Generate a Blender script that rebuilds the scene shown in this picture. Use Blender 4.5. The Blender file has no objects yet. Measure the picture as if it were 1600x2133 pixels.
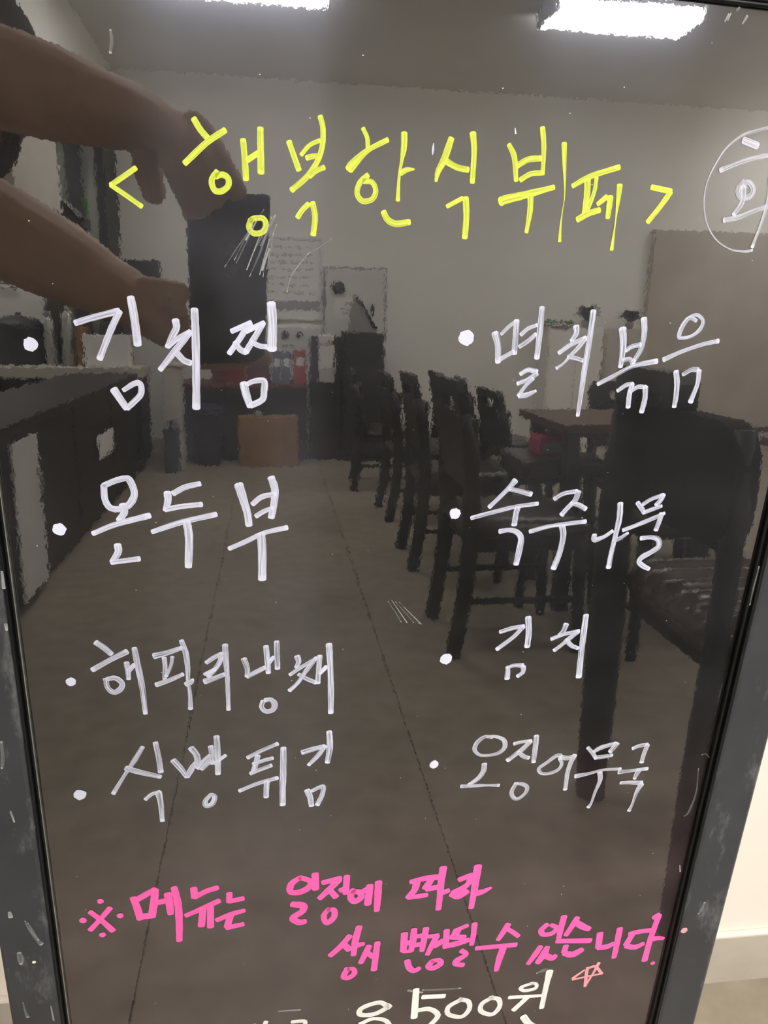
import bpy, bmesh, math, random
import numpy as np
from mathutils import Vector, Matrix
random.seed(7)
SC = bpy.context.scene
COL = SC.collection
# ------------------------------------------------------------------ camera
# Measured geometry: camera 1.15 m above the floor, 0.36 m in front of a glossy
# menu board that leans back 6 degrees; the room behind the camera is seen in the glass.
F_PX, CX, CY = 1600.0, 800.0, 1066.5
def _d(p):
    v = np.array([p[0]-CX, p[1]-CY, F_PX]); return v/np.linalg.norm(v)
_n = _d((480, 470)); _vb = _d((579, 5511)); _vb = _vb-_n*(_vb@_n); _vb /= np.linalg.norm(_vb)
_a = _d((563, 666)); _g = _d((660, 7100)); _g = _g-_a*(_a@_g); _g /= np.linalg.norm(_g)
_gr = _g-2*(_g@_n)*_n; _ar = _a-2*(_a@_n)*_n
_Z = -_gr; _Y = -_ar; _Y = _Y-_Z*(_Y@_Z); _Y /= np.linalg.norm(_Y); _X = np.cross(_Y, _Z)
RW = np.array([_X, _Y, _Z])                    # camera axes (right, down, forward) -> room axes
CAM = np.array([0, 0, 1.15]); DIST = 0.36
NB = RW@_n; P0 = CAM+NB*DIST                   # board normal (pointing into the board) and foot point
BU = -(RW@_vb); BX = np.cross(BU, -NB)         # board up / board right
cam_data = bpy.data.cameras.new('camera'); cam = bpy.data.objects.new('camera', cam_data); COL.objects.link(cam)
cam_data.sensor_fit = 'VERTICAL'; cam_data.sensor_height = 36.0; cam_data.lens = F_PX/2133*36.0
cam_data.clip_start = 0.02
r_, u_, b_ = RW@[1, 0, 0], RW@[0, -1, 0], RW@[0, 0, -1]
cam.matrix_world = Matrix(((r_[0], u_[0], b_[0], CAM[0]), (r_[1], u_[1], b_[1], CAM[1]), (r_[2], u_[2], b_[2], CAM[2]), (0, 0, 0, 1)))
SC.camera = cam
# ------------------------------------------------------------------ world, exposure
W_ = bpy.data.worlds.new('world'); SC.world = W_; W_.use_nodes = True
W_.node_tree.nodes['Background'].inputs[0].default_value = (0.9, 0.95, 1, 1)
W_.node_tree.nodes['Background'].inputs[1].default_value = 0.15
SC.view_settings.view_transform = 'Standard'; SC.view_settings.look = 'None'
SC.view_settings.exposure = 0.0; SC.view_settings.gamma = 1.0; SC.view_settings.use_curve_mapping = False
SC.cycles.max_bounces = 10; SC.cycles.diffuse_bounces = 6; SC.cycles.sample_clamp_indirect = 6
LAMP_POWER = 47.0     # radiance of the ceiling light diffusers
# ------------------------------------------------------------------ helpers
def ray(p): return RW@_d(p)
def refl(p):
    r = ray(p); h = CAM+r*(DIST/(r@NB)); return h, r-2*(r@NB)*NB
def at_y(px, py, y):
    h, r = refl((px, py)); return h+r*((y-h[1])/r[1])
def at_z(px, py, z):
    h, r = refl((px, py)); return h+r*((z-h[2])/r[2])
def board_xy(px, py):
    r = ray((px, py)); h = CAM+r*(DIST/(r@NB))-P0; return float(h@BX), float(h@BU)

def mat(name, col, rough=0.6, var=0.12, scale=6.0, metal=0.0, spec=0.4, bump=0.0, emit=None, stretch=None):
    m = bpy.data.materials.new(name); m.use_nodes = True; nt = m.node_tree; b = nt.nodes['Principled BSDF']
    b.inputs['Roughness'].default_value = rough; b.inputs['Metallic'].default_value = metal
    b.inputs['Specular IOR Level'].default_value = spec
    tc = nt.nodes.new('ShaderNodeTexCoord'); nz = nt.nodes.new('ShaderNodeTexNoise')
    nz.inputs['Scale'].default_value = scale; nz.inputs['Detail'].default_value = 6
    if stretch:
        mp = nt.nodes.new('ShaderNodeMapping'); mp.inputs['Scale'].default_value = stretch
        nt.links.new(tc.outputs['Object'], mp.inputs['Vector']); nt.links.new(mp.outputs['Vector'], nz.inputs['Vector'])
    else: nt.links.new(tc.outputs['Object'], nz.inputs['Vector'])
    rp = nt.nodes.new('ShaderNodeValToRGB'); rp.color_ramp.elements[0].position = .3; rp.color_ramp.elements[1].position = .7
    rp.color_ramp.elements[0].color = [c*(1-var) for c in col]+[1]; rp.color_ramp.elements[1].color = [min(1, c*(1+var)) for c in col]+[1]
    nt.links.new(nz.outputs['Fac'], rp.inputs['Fac']); nt.links.new(rp.outputs['Color'], b.inputs['Base Color'])
    if bump:
        bp = nt.nodes.new('ShaderNodeBump'); bp.inputs['Strength'].default_value = bump; bp.inputs['Distance'].default_value = 0.002
        nt.links.new(nz.outputs['Fac'], bp.inputs['Height']); nt.links.new(bp.outputs['Normal'], b.inputs['Normal'])
    if emit:
        b.inputs['Emission Color'].default_value = (*emit[0], 1); b.inputs['Emission Strength'].default_value = emit[1]
    return m

class MB:
    def __init__(s): s.v = []; s.f = []; s.sm = []
    def add(s, vs, fs, smooth=False):
        o = len(s.v); s.v += [tuple(map(float, v)) for v in vs]; s.f += [tuple(i+o for i in f) for f in fs]; s.sm += [smooth]*len(fs); return s
    def box(s, a, b, bev=0.0):
        bm = bmesh.new(); bmesh.ops.create_cube(bm, size=1)
        for v in bm.verts: v.co = Vector([(a[i]+b[i])/2+v.co[i]*(b[i]-a[i]) for i in range(3)])
        if bev: bmesh.ops.bevel(bm, geom=bm.edges[:], offset=bev, segments=2, affect='EDGES', profile=.5)
        bm.verts.index_update(); s.add([v.co for v in bm.verts], [[v.index for v in f.verts] for f in bm.faces]); bm.free(); return s
    def tube(s, pts, rad, n=10, cap=True):
        pts = [Vector(p) for p in pts]; rad = rad if isinstance(rad, (list, tuple)) else [rad]*len(pts); vs = []; fs = []
        up = None
        for i, p in enumerate(pts):
            t = (pts[min(i+1, len(pts)-1)]-pts[max(i-1, 0)]).normalized()
            if up is None: up = t.orthogonal().normalized()
            up = (up-t*up.dot(t)).normalized(); w = t.cross(up)
            rr = rad[i] if isinstance(rad[i], tuple) else (rad[i], rad[i])
            for k in range(n):
                a = 2*math.pi*k/n; vs.append(p+up*math.cos(a)*rr[0]+w*math.sin(a)*rr[1])
        for i in range(len(pts)-1):
            for k in range(n): fs.append((i*n+k, i*n+(k+1) % n, (i+1)*n+(k+1) % n, (i+1)*n+k))
        if cap: fs += [tuple(range(n-1, -1, -1)), tuple(range((len(pts)-1)*n, len(pts)*n))]
        return s.add(vs, fs, True)
    def lathe(s, c, prof, n=24):
        vs = []; fs = []
        for (r, z) in prof:
            for k in range(n): a = 2*math.pi*k/n; vs.append((c[0]+r*math.cos(a), c[1]+r*math.sin(a), c[2]+z))
        for i in range(len(prof)-1):
            for k in range(n): fs.append((i*n+k, i*n+(k+1) % n, (i+1)*n+(k+1) % n, (i+1)*n+k))
        fs += [tuple(range(n-1, -1, -1)), tuple(range((len(prof)-1)*n, len(prof)*n))]
        return s.add(vs, fs, True)
    def prism(s, poly, z0, z1, M=None):
        n = len(poly); vs = [(x, y, z0) for x, y in poly]+[(x, y, z1) for x, y in poly]
        fs = [tuple(range(n-1, -1, -1)), tuple(range(n, 2*n))]+[(i, (i+1) % n, n+(i+1) % n, n+i) for i in range(n)]
        if M: vs = [M@Vector(v) for v in vs]
        return s.add(vs, fs)
    def build(s, name, m, parent=None, matrix=None):
        me = bpy.data.meshes.new(name); me.from_pydata(s.v, [], s.f); me.polygons.foreach_set('use_smooth', s.sm)
        bm = bmesh.new(); bm.from_mesh(me); bmesh.ops.recalc_face_normals(bm, faces=bm.faces[:]); bm.to_mesh(me); bm.free()
        me.materials.append(m); o = bpy.data.objects.new(name, me); COL.objects.link(o)
        if parent: o.parent = parent
        if matrix is not None: o.matrix_world = matrix
        return o
def tag(o, label=None, cat=None, group=None, kind=None):
    for k, v in (('label', label), ('category', cat), ('group', group), ('kind', kind)):
        if v: o[k] = v
    return o
def empty(name, loc, rz=0.0, label=None, cat=None, group=None, kind=None):
    o = bpy.data.objects.new(name, None); o.location = loc; o.rotation_euler = (0, 0, rz); o.empty_display_size = .1; COL.objects.link(o)
    return tag(o, label, cat, group, kind)
def copy_tree(o, parent=None):
    c = o.copy(); COL.objects.link(c); c.parent = parent
    for ch in list(o.children): copy_tree(ch, c)
    return c
def B(a, b, bev=0.0): return MB().box(a, b, bev)
def rect(px0, py0, px1, py1, y):     # room x and z range of a thing seen at that depth
    p = at_y(px0, (py0+py1)/2, y); q = at_y(px1, (py0+py1)/2, y); t = at_y((px0+px1)/2, py0, y); b = at_y((px0+px1)/2, py1, y)
    return float(p[0]), float(q[0]), float(b[2]), float(t[2])

# ------------------------------------------------------------------ materials
M = {}
M['wall'] = mat('wall_paint', (.87, .85, .79), .75, .012, 3)
M['wall_near'] = mat('wall_paint_near', (.93, .87, .80), .7, .012, 9)
M['ceiling'] = mat('ceiling_paint', (.88, .86, .82), .8, .012, 4)
M['floor'] = mat('floor_vinyl', (.30, .262, .205), .5, .17, 14, spec=.35)
M['base'] = mat('baseboard_vinyl', (.47, .43, .37), .6, .14, 8)
M['caulk'] = mat('caulk', (.85, .82, .76), .6, .05)
M['panel_brown'] = mat('partition_laminate', (.52, .47, .40), .6, .08, 3)
M['black_wood'] = mat('black_wood', (.016, .015, .0155), .45, .25, 20, stretch=(1, 1, .1))
M['black_leather'] = mat('black_leather', (.022, .018, .017), .34, .3, 60, spec=.5, bump=.25)
M['black_fabric'] = mat('black_fabric', (.013, .0125, .012), .95, .2, 80, spec=.15)
M['brown_leather'] = mat('brown_leather', (.06, .034, .026), .24, .3, 60, spec=.55, bump=.12)
M['table'] = mat('table_wood', (.11, .052, .03), .45, .3, 10, stretch=(.3, 3, 3))
M['black'] = mat('black_plastic', (.015, .015, .016), .4, .2, 10)
M['dark'] = mat('dark_laminate', (.020, .019, .019), .5, .25, 5)
M['dark_grey'] = mat('dark_grey_metal', (.035, .036, .040), .45, .2, 8)
M['grey'] = mat('grey_plastic', (.30, .30, .29), .5, .1, 8)
M['steel'] = mat('brushed_steel', (.42, .42, .40), .35, .15, 20, metal=.6, stretch=(1, 1, .1))
M['white'] = mat('white_plastic', (.72, .71, .68), .5, .05, 8)
M['offwhite'] = mat('cream_laminate', (.55, .52, .45), .5, .08, 6)
M['paper'] = mat('paper', (.82, .81, .77), .8, .04, 10)
M['print'] = mat('grey_print', (.50, .49, .47), .8, .1, 30)
M['card'] = mat('cardboard', (.30, .17, .085), .8, .15, 12)
M['navy'] = mat('navy_plastic', (.015, .022, .05), .4, .2, 6)
M['green'] = mat('dark_green_plastic', (.03, .05, .035), .5, .2, 6)
M['red'] = mat('red_card', (.42, .045, .05), .5, .15, 8)
M['pink_red'] = mat('pink_red_cloth', (.50, .05, .13), .7, .15, 8)
M['maroon'] = mat('maroon_card', (.22, .03, .035), .5, .15, 8)
M['brown'] = mat('brown_card', (.13, .06, .045), .6, .2, 8)
M['blue'] = mat('blue_grey_card', (.14, .17, .23), .6, .2, 8)
M['wood_edge'] = mat('orange_wood', (.32, .18, .06), .5, .2, 12)
M['leaf'] = mat('leaf', (.08, .30, .04), .5, .3, 12)
M['leaf_dark'] = mat('dark_leaf', (.018, .035, .02), .5, .3, 12)
M['pot'] = mat('pot_ceramic', (.35, .33, .30), .5, .1, 8)
M['glass_dark'] = mat('fridge_glass', (.30, .31, .29), .15, .15, 4)
M['glass_green'] = mat('fridge_glass_green', (.20, .22, .18), .15, .15, 4)
M['skin'] = mat('skin', (.47, .31, .21), .55, .10, 25, spec=.35, bump=.1)
M['nail'] = mat('nail', (.52, .33, .26), .4, .05, 25)
M['shirt'] = mat('dark_shirt', (.040, .033, .030), .9, .2, 40)
M['trousers'] = mat('trousers', (.03, .032, .04), .9, .2, 40)
M['hair'] = mat('hair', (.012, .010, .009), .5, .3, 60)
M['shoe'] = mat('shoe', (.05, .05, .05), .6, .2, 20)
M['phone'] = mat('phone_case', (.018, .013, .014), .5, .15, 15)
M['lens'] = mat('lens_glass', (.01, .01, .012), .08, .1, 15, spec=.6)
M['lamp'] = mat('lamp_diffuser', (.9, .9, .9), .5, .02, 8, emit=((1.0, .975, .95), LAMP_POWER))
M['lamp_frame'] = mat('lamp_frame', (.75, .74, .72), .5, .04)

def scuffed(name, col, rough):        # dark satin metal with pale chalk scuffs
    m = mat(name, col, rough, .12, 30); nt = m.node_tree; b = nt.nodes['Principled BSDF']
    tc = nt.nodes.new('ShaderNodeTexCoord'); n1 = nt.nodes.new('ShaderNodeTexNoise'); n1.inputs['Scale'].default_value = 22; n1.inputs['Detail'].default_value = 9; n1.inputs['Roughness'].default_value = .72
    mp = nt.nodes.new('ShaderNodeMapping'); mp.inputs['Scale'].default_value = (1.4, .5, 1); mp.inputs['Rotation'].default_value = (0, 0, .25)
    nt.links.new(tc.outputs['Object'], mp.inputs['Vector']); nt.links.new(mp.outputs['Vector'], n1.inputs['Vector'])
    rp = nt.nodes.new('ShaderNodeValToRGB'); rp.color_ramp.elements[0].position = .54; rp.color_ramp.elements[1].position = .80
    rp.color_ramp.elements[0].color = (0, 0, 0, 1); rp.color_ramp.elements[1].color = (.55, .55, .55, 1)
    n2 = nt.nodes.new('ShaderNodeTexNoise'); n2.inputs['Scale'].default_value = 160; n2.inputs['Detail'].default_value = 2
    nt.links.new(tc.outputs['Object'], n2.inputs['Vector'])
    r2 = nt.nodes.new('ShaderNodeValToRGB'); r2.color_ramp.elements[0].position = .74; r2.color_ramp.elements[1].position = .80
    r2.color_ramp.elements[0].color = (0, 0, 0, 1); r2.color_ramp.elements[1].color = (.5, .5, .5, 1)
    nt.links.new(n2.outputs['Fac'], r2.inputs['Fac']); nt.links.new(n1.outputs['Fac'], rp.inputs['Fac'])
    ad = nt.nodes.new('ShaderNodeMix'); ad.data_type = 'RGBA'; ad.blend_type = 'ADD'; ad.inputs['Factor'].default_value = 1
    nt.links.new(rp.outputs['Color'], ad.inputs[6]); nt.links.new(r2.outputs['Color'], ad.inputs[7])
    mx = nt.nodes.new('ShaderNodeMix'); mx.data_type = 'RGBA'
    src = b.inputs['Base Color'].links[0].from_socket
    nt.links.new(ad.outputs[2], mx.inputs['Factor']); nt.links.new(src, mx.inputs[6]); mx.inputs[7].default_value = (.42, .43, .45, 1)
    nt.links.new(mx.outputs[2], b.inputs['Base Color'])
    return m
M['frame'] = scuffed('scuffed_grey_frame', (.038, .041, .048), .40)
M['gasket'] = mat('black_gasket', (.006, .006, .0065), .3, .2, 40, spec=.4)

def glass_mat():                      # glossy black writing panel: orange-peel ripple, dust film, specks
    m = bpy.data.materials.new('black_glass_panel'); m.use_nodes = True; nt = m.node_tree; b = nt.nodes['Principled BSDF']; L = nt.links.new
    tc = nt.nodes.new('ShaderNodeTexCoord')
    n1 = nt.nodes.new('ShaderNodeTexNoise'); n1.inputs['Scale'].default_value = 420; n1.inputs['Detail'].default_value = 2
    n2 = nt.nodes.new('ShaderNodeTexNoise'); n2.inputs['Scale'].default_value = 45; n2.inputs['Detail'].default_value = 2
    mp = nt.nodes.new('ShaderNodeMapping'); mp.inputs['Scale'].default_value = (1, .7, 1)
    L(tc.outputs['Object'], mp.inputs['Vector']); L(mp.outputs['Vector'], n1.inputs['Vector']); L(mp.outputs['Vector'], n2.inputs['Vector'])
    ma = nt.nodes.new('ShaderNodeMath'); ma.operation = 'MULTIPLY_ADD'; ma.inputs[1].default_value = 2.0
    L(n2.outputs['Fac'], ma.inputs[0]); L(n1.outputs['Fac'], ma.inputs[2])
    bp = nt.nodes.new('ShaderNodeBump'); bp.inputs['Strength'].default_value = 1.0; bp.inputs['Distance'].default_value = 0.0000048
    L(ma.outputs[0], bp.inputs['Height']); L(bp.outputs['Normal'], b.inputs['Normal'])
    # dust film and specks in the base colour
    sm = nt.nodes.new('ShaderNodeTexNoise'); sm.inputs['Scale'].default_value = 9; sm.inputs['Detail'].default_value = 8; sm.inputs['Roughness'].default_value = .65
    m2 = nt.nodes.new('ShaderNodeMapping'); m2.inputs['Scale'].default_value = (.6, 2.4, 1); m2.inputs['Rotation'].default_value = (0, 0, .12)
    L(tc.outputs['Object'], m2.inputs['Vector']); L(m2.outputs['Vector'], sm.inputs['Vector'])
    rp = nt.nodes.new('ShaderNodeValToRGB'); rp.color_ramp.elements[0].position = .35; rp.color_ramp.elements[1].position = .75
    rp.color_ramp.elements[0].color = (.0055, .0052, .005, 1); rp.color_ramp.elements[1].color = (.0115, .0112, .011, 1)
    L(sm.outputs['Fac'], rp.inputs['Fac'])
    # film of wiped-off pink ink over the lower third
    sx = nt.nodes.new('ShaderNodeSeparateXYZ'); L(tc.outputs['Object'], sx.inputs[0])
    fr = nt.nodes.new('ShaderNodeMapRange'); fr.inputs['From Min'].default_value = -.27; fr.inputs['From Max'].default_value = -.40; fr.inputs['To Min'].default_value = 0; fr.inputs['To Max'].default_value = 1
    L(sx.outputs['Y'], fr.inputs['Value'])
    fm = nt.nodes.new('ShaderNodeMath'); fm.operation = 'MULTIPLY'; L(fr.outputs['Result'], fm.inputs[0]); L(sm.outputs['Fac'], fm.inputs[1])
    fx = nt.nodes.new('ShaderNodeMix'); fx.data_type = 'RGBA'; L(fm.outputs[0], fx.inputs['Factor']); L(rp.outputs['Color'], fx.inputs[6]); fx.inputs[7].default_value = (.068, .045, .046, 1)
    L(fx.outputs[2], b.inputs['Base Color'])
    b.inputs['Roughness'].default_value = 0.012; b.inputs['IOR'].default_value = 2.0; b.inputs['Specular IOR Level'].default_value = .5
    hz = nt.nodes.new('ShaderNodeBsdfGlossy'); hz.inputs['Roughness'].default_value = .22; hz.inputs['Color'].default_value = (.84, .86, 1, 1); hz.inputs['Anisotropy'].default_value = .85
    vt = nt.nodes.new('ShaderNodeVectorTransform'); vt.vector_type = 'VECTOR'; vt.convert_from = 'OBJECT'; vt.convert_to = 'WORLD'; vt.inputs[0].default_value = (1, 0, 0)
    L(vt.outputs[0], hz.inputs['Tangent'])
    mx = nt.nodes.new('ShaderNodeMixShader')
    hm = nt.nodes.new('ShaderNodeMapRange'); hm.inputs['From Min'].default_value = .3; hm.inputs['From Max'].default_value = .75
    hm.inputs['To Min'].default_value = .006; hm.inputs['To Max'].default_value = .019
    L(sm.outputs['Fac'], hm.inputs['Value']); L(hm.outputs['Result'], mx.inputs['Fac'])
    L(b.outputs[0], mx.inputs[1]); L(hz.outputs[0], mx.inputs[2])
    h2 = nt.nodes.new('ShaderNodeBsdfGlossy'); h2.inputs['Roughness'].default_value = .13; h2.inputs['Color'].default_value = (.62, .68, 1, 1)
    m3 = nt.nodes.new('ShaderNodeMixShader'); m3.inputs['Fac'].default_value = .011
    L(mx.outputs[0], m3.inputs[1]); L(h2.outputs[0], m3.inputs[2])
    L(m3.outputs[0], nt.nodes['Material Output'].inputs['Surface'])
    return m
M['glass'] = glass_mat()

def ink_mat(name, col, lo, hi, streak=9.0):   # paint marker: streaks along the stroke, denser at its ends
    m = bpy.data.materials.new('ink_'+name); m.use_nodes = True; nt = m.node_tree; b = nt.nodes['Principled BSDF']; L = nt.links.new
    uv = nt.nodes.new('ShaderNodeUVMap'); uv.uv_map = 'UVMap'
    mp = nt.nodes.new('ShaderNodeMapping'); mp.inputs['Scale'].default_value = (45, streak, 1)
    nz = nt.nodes.new('ShaderNodeTexNoise'); nz.inputs['Scale'].default_value = 1; nz.inputs['Detail'].default_value = 3
    L(uv.outputs[0], mp.inputs['Vector']); L(mp.outputs['Vector'], nz.inputs['Vector'])
    r = nt.nodes.new('ShaderNodeMapRange'); r.inputs['From Min'].default_value = .38; r.inputs['From Max'].default_value = .56
    r.inputs['To Min'].default_value = lo; r.inputs['To Max'].default_value = hi; L(nz.outputs['Fac'], r.inputs['Value'])
    at = nt.nodes.new('ShaderNodeAttribute'); at.attribute_name = 'dense'
    ad = nt.nodes.new('ShaderNodeMath'); ad.operation = 'ADD'; ad.use_clamp = True
    L(r.outputs['Result'], ad.inputs[0]); L(at.outputs['Fac'], ad.inputs[1])
    L(ad.outputs[0], b.inputs['Alpha'])
    b.inputs['Base Color'].default_value = (*col, 1); b.inputs['Roughness'].default_value = .55; b.inputs['Specular IOR Level'].default_value = .25
    return m
INK = dict(yellow=ink_mat('yellow', (.66, .765, .095), .68, 1.0, 6), white=ink_mat('white', (.71, .74, .93), .5, 1.0, 9),
           mid=ink_mat('soft_white', (.69, .72, .90), .26, .92, 9), thin=ink_mat('thin_white', (.68, .70, .82), .26, .82, 9),
           pink=ink_mat('pink', (.90, .13, .46), .9, 1.0, 4), salmon=ink_mat('salmon', (.86, .36, .42), .75, 1.0, 5),
           bright=ink_mat('bright_white', (.86, .86, .84), .85, 1.0, 5), faint=ink_mat('smear', (.6, .62, .64), .03, .27, 10))

# ------------------------------------------------------------------ setting
XL, XR, YN, YF, ZC = -2.6, 4.6, 0.95, -5.80, 2.85
def wy(x): return .607-.095*(x-.76)          # the wall behind the board is not quite square to the room
def along(d0, d1, z0, z1): return MB().prism([(XL, wy(XL)+d0), (XR, wy(XR)+d0), (XR, wy(XR)+d1), (XL, wy(XL)+d1)], z0, z1)
fl = tag(empty('floor', (0, 0, 0)), kind='structure')
slab = B((XL, YF, -.02), (XR, YN, -.006)).build('subfloor', M['dark'], fl)
JT = [XL, -1.375, -.202, .385, 1.56, 2.73, 3.9, XR]
for a, b in zip(JT, JT[1:]): B((a+.0014, YF, -.006), (b-.0014, YN, 0)).build('floor_panel', M['floor'], fl)
tag(B((XL, YF, ZC), (XR, YN, ZC+.1)).build('ceiling', M['ceiling']), kind='structure')
tag(along(0, .1, 0, ZC).build('wall_front', M['wall_near']), kind='structure')
tag(B((XL, YF-.1, 0), (XR, YF, ZC)).build('wall_back', M['wall']), kind='structure')
tag(B((XL-.1, YF, 0), (XL, YN, ZC)).build('wall_left', M['wall']), kind='structure')
tag(B((XR, YF, 0), (XR+.1, YN, ZC)).build('wall_right', M['wall']), kind='structure')
bb = tag(along(-.010, 0, 0, .106).build('baseboard_front', M['base']), kind='structure')
tag(MB().tube([(XL, wy(XL)-.004, .107), (XR, wy(XR)-.004, .107)], .005, 8).build('caulk_line', M['caulk'], bb), 'thin white caulk line')
tag(B((XL, YF, 0), (XR, YF+.012, .1)).build('baseboard_back', M['base']), kind='structure')
# beige soffit and hanging cupboard side over the kitchen bench
tag(B((-1.5, YF, 2.36), (-1.1, -3.15, ZC)).build('trim_1', M['wall']), kind='structure')
tag(B((-1.5, -4.02, 1.62), (-1.1, -3.2, 2.36)).build('trim_2', M['offwhite']), kind='structure')

# ------------------------------------------------------------------ ceiling lights
def ceiling_light(x0, x1, y0, y1, label):
    t = empty('ceiling_light', ((x0+x1)/2, (y0+y1)/2, ZC), 0, label, 'lamp', 'ceiling lights')
    w, h = (x1-x0)/2, (y1-y0)/2
    B((-w-.01, -h-.01, -.022), (w+.01, h+.01, 0), .004).build('lamp_tray', M['lamp_frame'], t)
    B((-w, -h, -.085), (w, h, -.022), .02).build('diffuser', M['lamp'], t)
    for s_ in (-1, 1): B((s_*w-.008, -h-.004, -.088), (s_*w+.008, h+.004, -.02), .003).build('end_cap', M['lamp_frame'], t)
ceiling_light(1.62, 2.50, -4.19, -3.88, 'white ceiling light panel mirrored brightly at the upper right of the board')
ceiling_light(-.58, .38, -4.15, -3.62, 'white ceiling light panel whose glow shows at the top edge left of centre')
ceiling_light(-.35, .25, -1.45, -1.15, 'small added ceiling light panel over the aisle near the board, unseen')  # unseen lamp, added to light the board and its lettering
ceiling_light(1.40, 2.10, -1.10, -.80, 'added ceiling light panel over the near tables, unseen')  # added out of view to light the board and the wall behind it
ceiling_light(3.4, 4.3, -2.6, -2.2, 'added ceiling light panel by the right wall, unseen')  # extra unseen lamp, added for room illumination
ceiling_light(4.1, 4.55, -5.2, -4.3, 'added ceiling light panel in the far right corner, unseen')  # added out of view to brighten the right part of the back wall
ceiling_light(-2.4, -1.7, -4.9, -4.4, 'added ceiling light panel over the kitchen bench, unseen behind the soffit')  # added lamp, never seen, lighting the kitchen side

# ------------------------------------------------------------------ the menu board
nv = Vector(-NB); bxv = Vector(BX); buv = Vector(BU)
MBOARD = Matrix(((bxv.x, buv.x, nv.x, P0[0]), (bxv.y, buv.y, nv.y, P0[1]), (bxv.z, buv.z, nv.z, P0[2]), (0, 0, 0, 1)))
board = tag(empty('menu_board', (0, 0, 0)), 'black glass menu board with grey scuffed frame and handwritten menu in yellow, white and pink', 'sign')
board.matrix_world = MBOARD
gx0, gx1, gy0, gy1 = -.105, .2935, -.62, .1015
def bchild(mb, name, m, label=None, parent=None):
    o = mb.build(name, m, parent or board); return tag(o, label)
glass = bchild(B((gx0-.01, gy0-.01, -.006), (gx1+.01, gy1+.01, 0)), 'glass_panel', M['glass'], 'glossy black glass mirroring the dining room')
g = .0022
for a, b in (((gx0-g, gy0, .0002), (gx0, gy1, .0022)), ((gx1, gy0, .0002), (gx1+g, gy1, .003)), ((gx0-g, gy1, .0002), (gx1+g, gy1+g, .003)), ((gx0-g, gy0-g, .0002), (gx1+g, gy0, .003))):
    bchild(B(a, b, .0008), 'gasket', M['gasket'])
    # outer lip of the gasket
for sx, x in ((-1, gx0-g), (1, gx1+g)):
    bchild(B((min(x, x+sx*.0013), gy0, .0002), (max(x, x+sx*.0013), gy1, .0052), .0004), 'gasket_lip', M['gasket'])
fo = g+.0013; LEG = -1.113
bchild(B((gx0-fo-.0275, LEG, -.016), (gx0-fo, gy1+.04, .006), .0022), 'stile', M['frame'])
bchild(B((gx1+fo, LEG, -.016), (gx1+fo+.032, gy1+.04, .006), .0022), 'stile', M['frame'])
bchild(B((gx0-fo, gy1+g, -.016), (gx1+fo, gy1+.04, .0058), .002), 'rail', M['frame'])
bchild(B((gx0-fo, gy0-g-.034, -.016), (gx1+fo, gy0-g, .0058), .002), 'rail', M['frame'])
bchild(B((gx0-fo, -1.03, -.014), (gx1+fo, -1.0, .004), .002), 'foot_rail', M['frame'])
bchild(B((gx0-.0004, gy0, .0002), (gx0-.0001, gy1, .0028)), 'edge_highlight', M['steel'], 'thin pale strip standing in for the highlight beside the left gasket')  # highlight of the gasket edge, put in as a pale strip
back = bchild(B((gx0-fo, gy0-g, -.016), (gx1+fo, gy1+g, -.008)), 'back_panel', M['dark'])
for x in (gx0-fo-.02, gx1+fo+.02):   # rear prop legs hinged at the top
    top = MBOARD@Vector((x, gy1+.02, -.024)); foot = Vector((top.x, .575, .004))
    iv = MBOARD.inverted(); bchild(MB().tube([iv@top, iv@foot], .009, 8), 'prop_leg', M['frame'])
    bchild(MB().tube([(x-.012, gy1+.02, -.022), (x+.012, gy1+.02, -.022)], .007, 10), 'hinge', M['dark_grey'])

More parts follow.
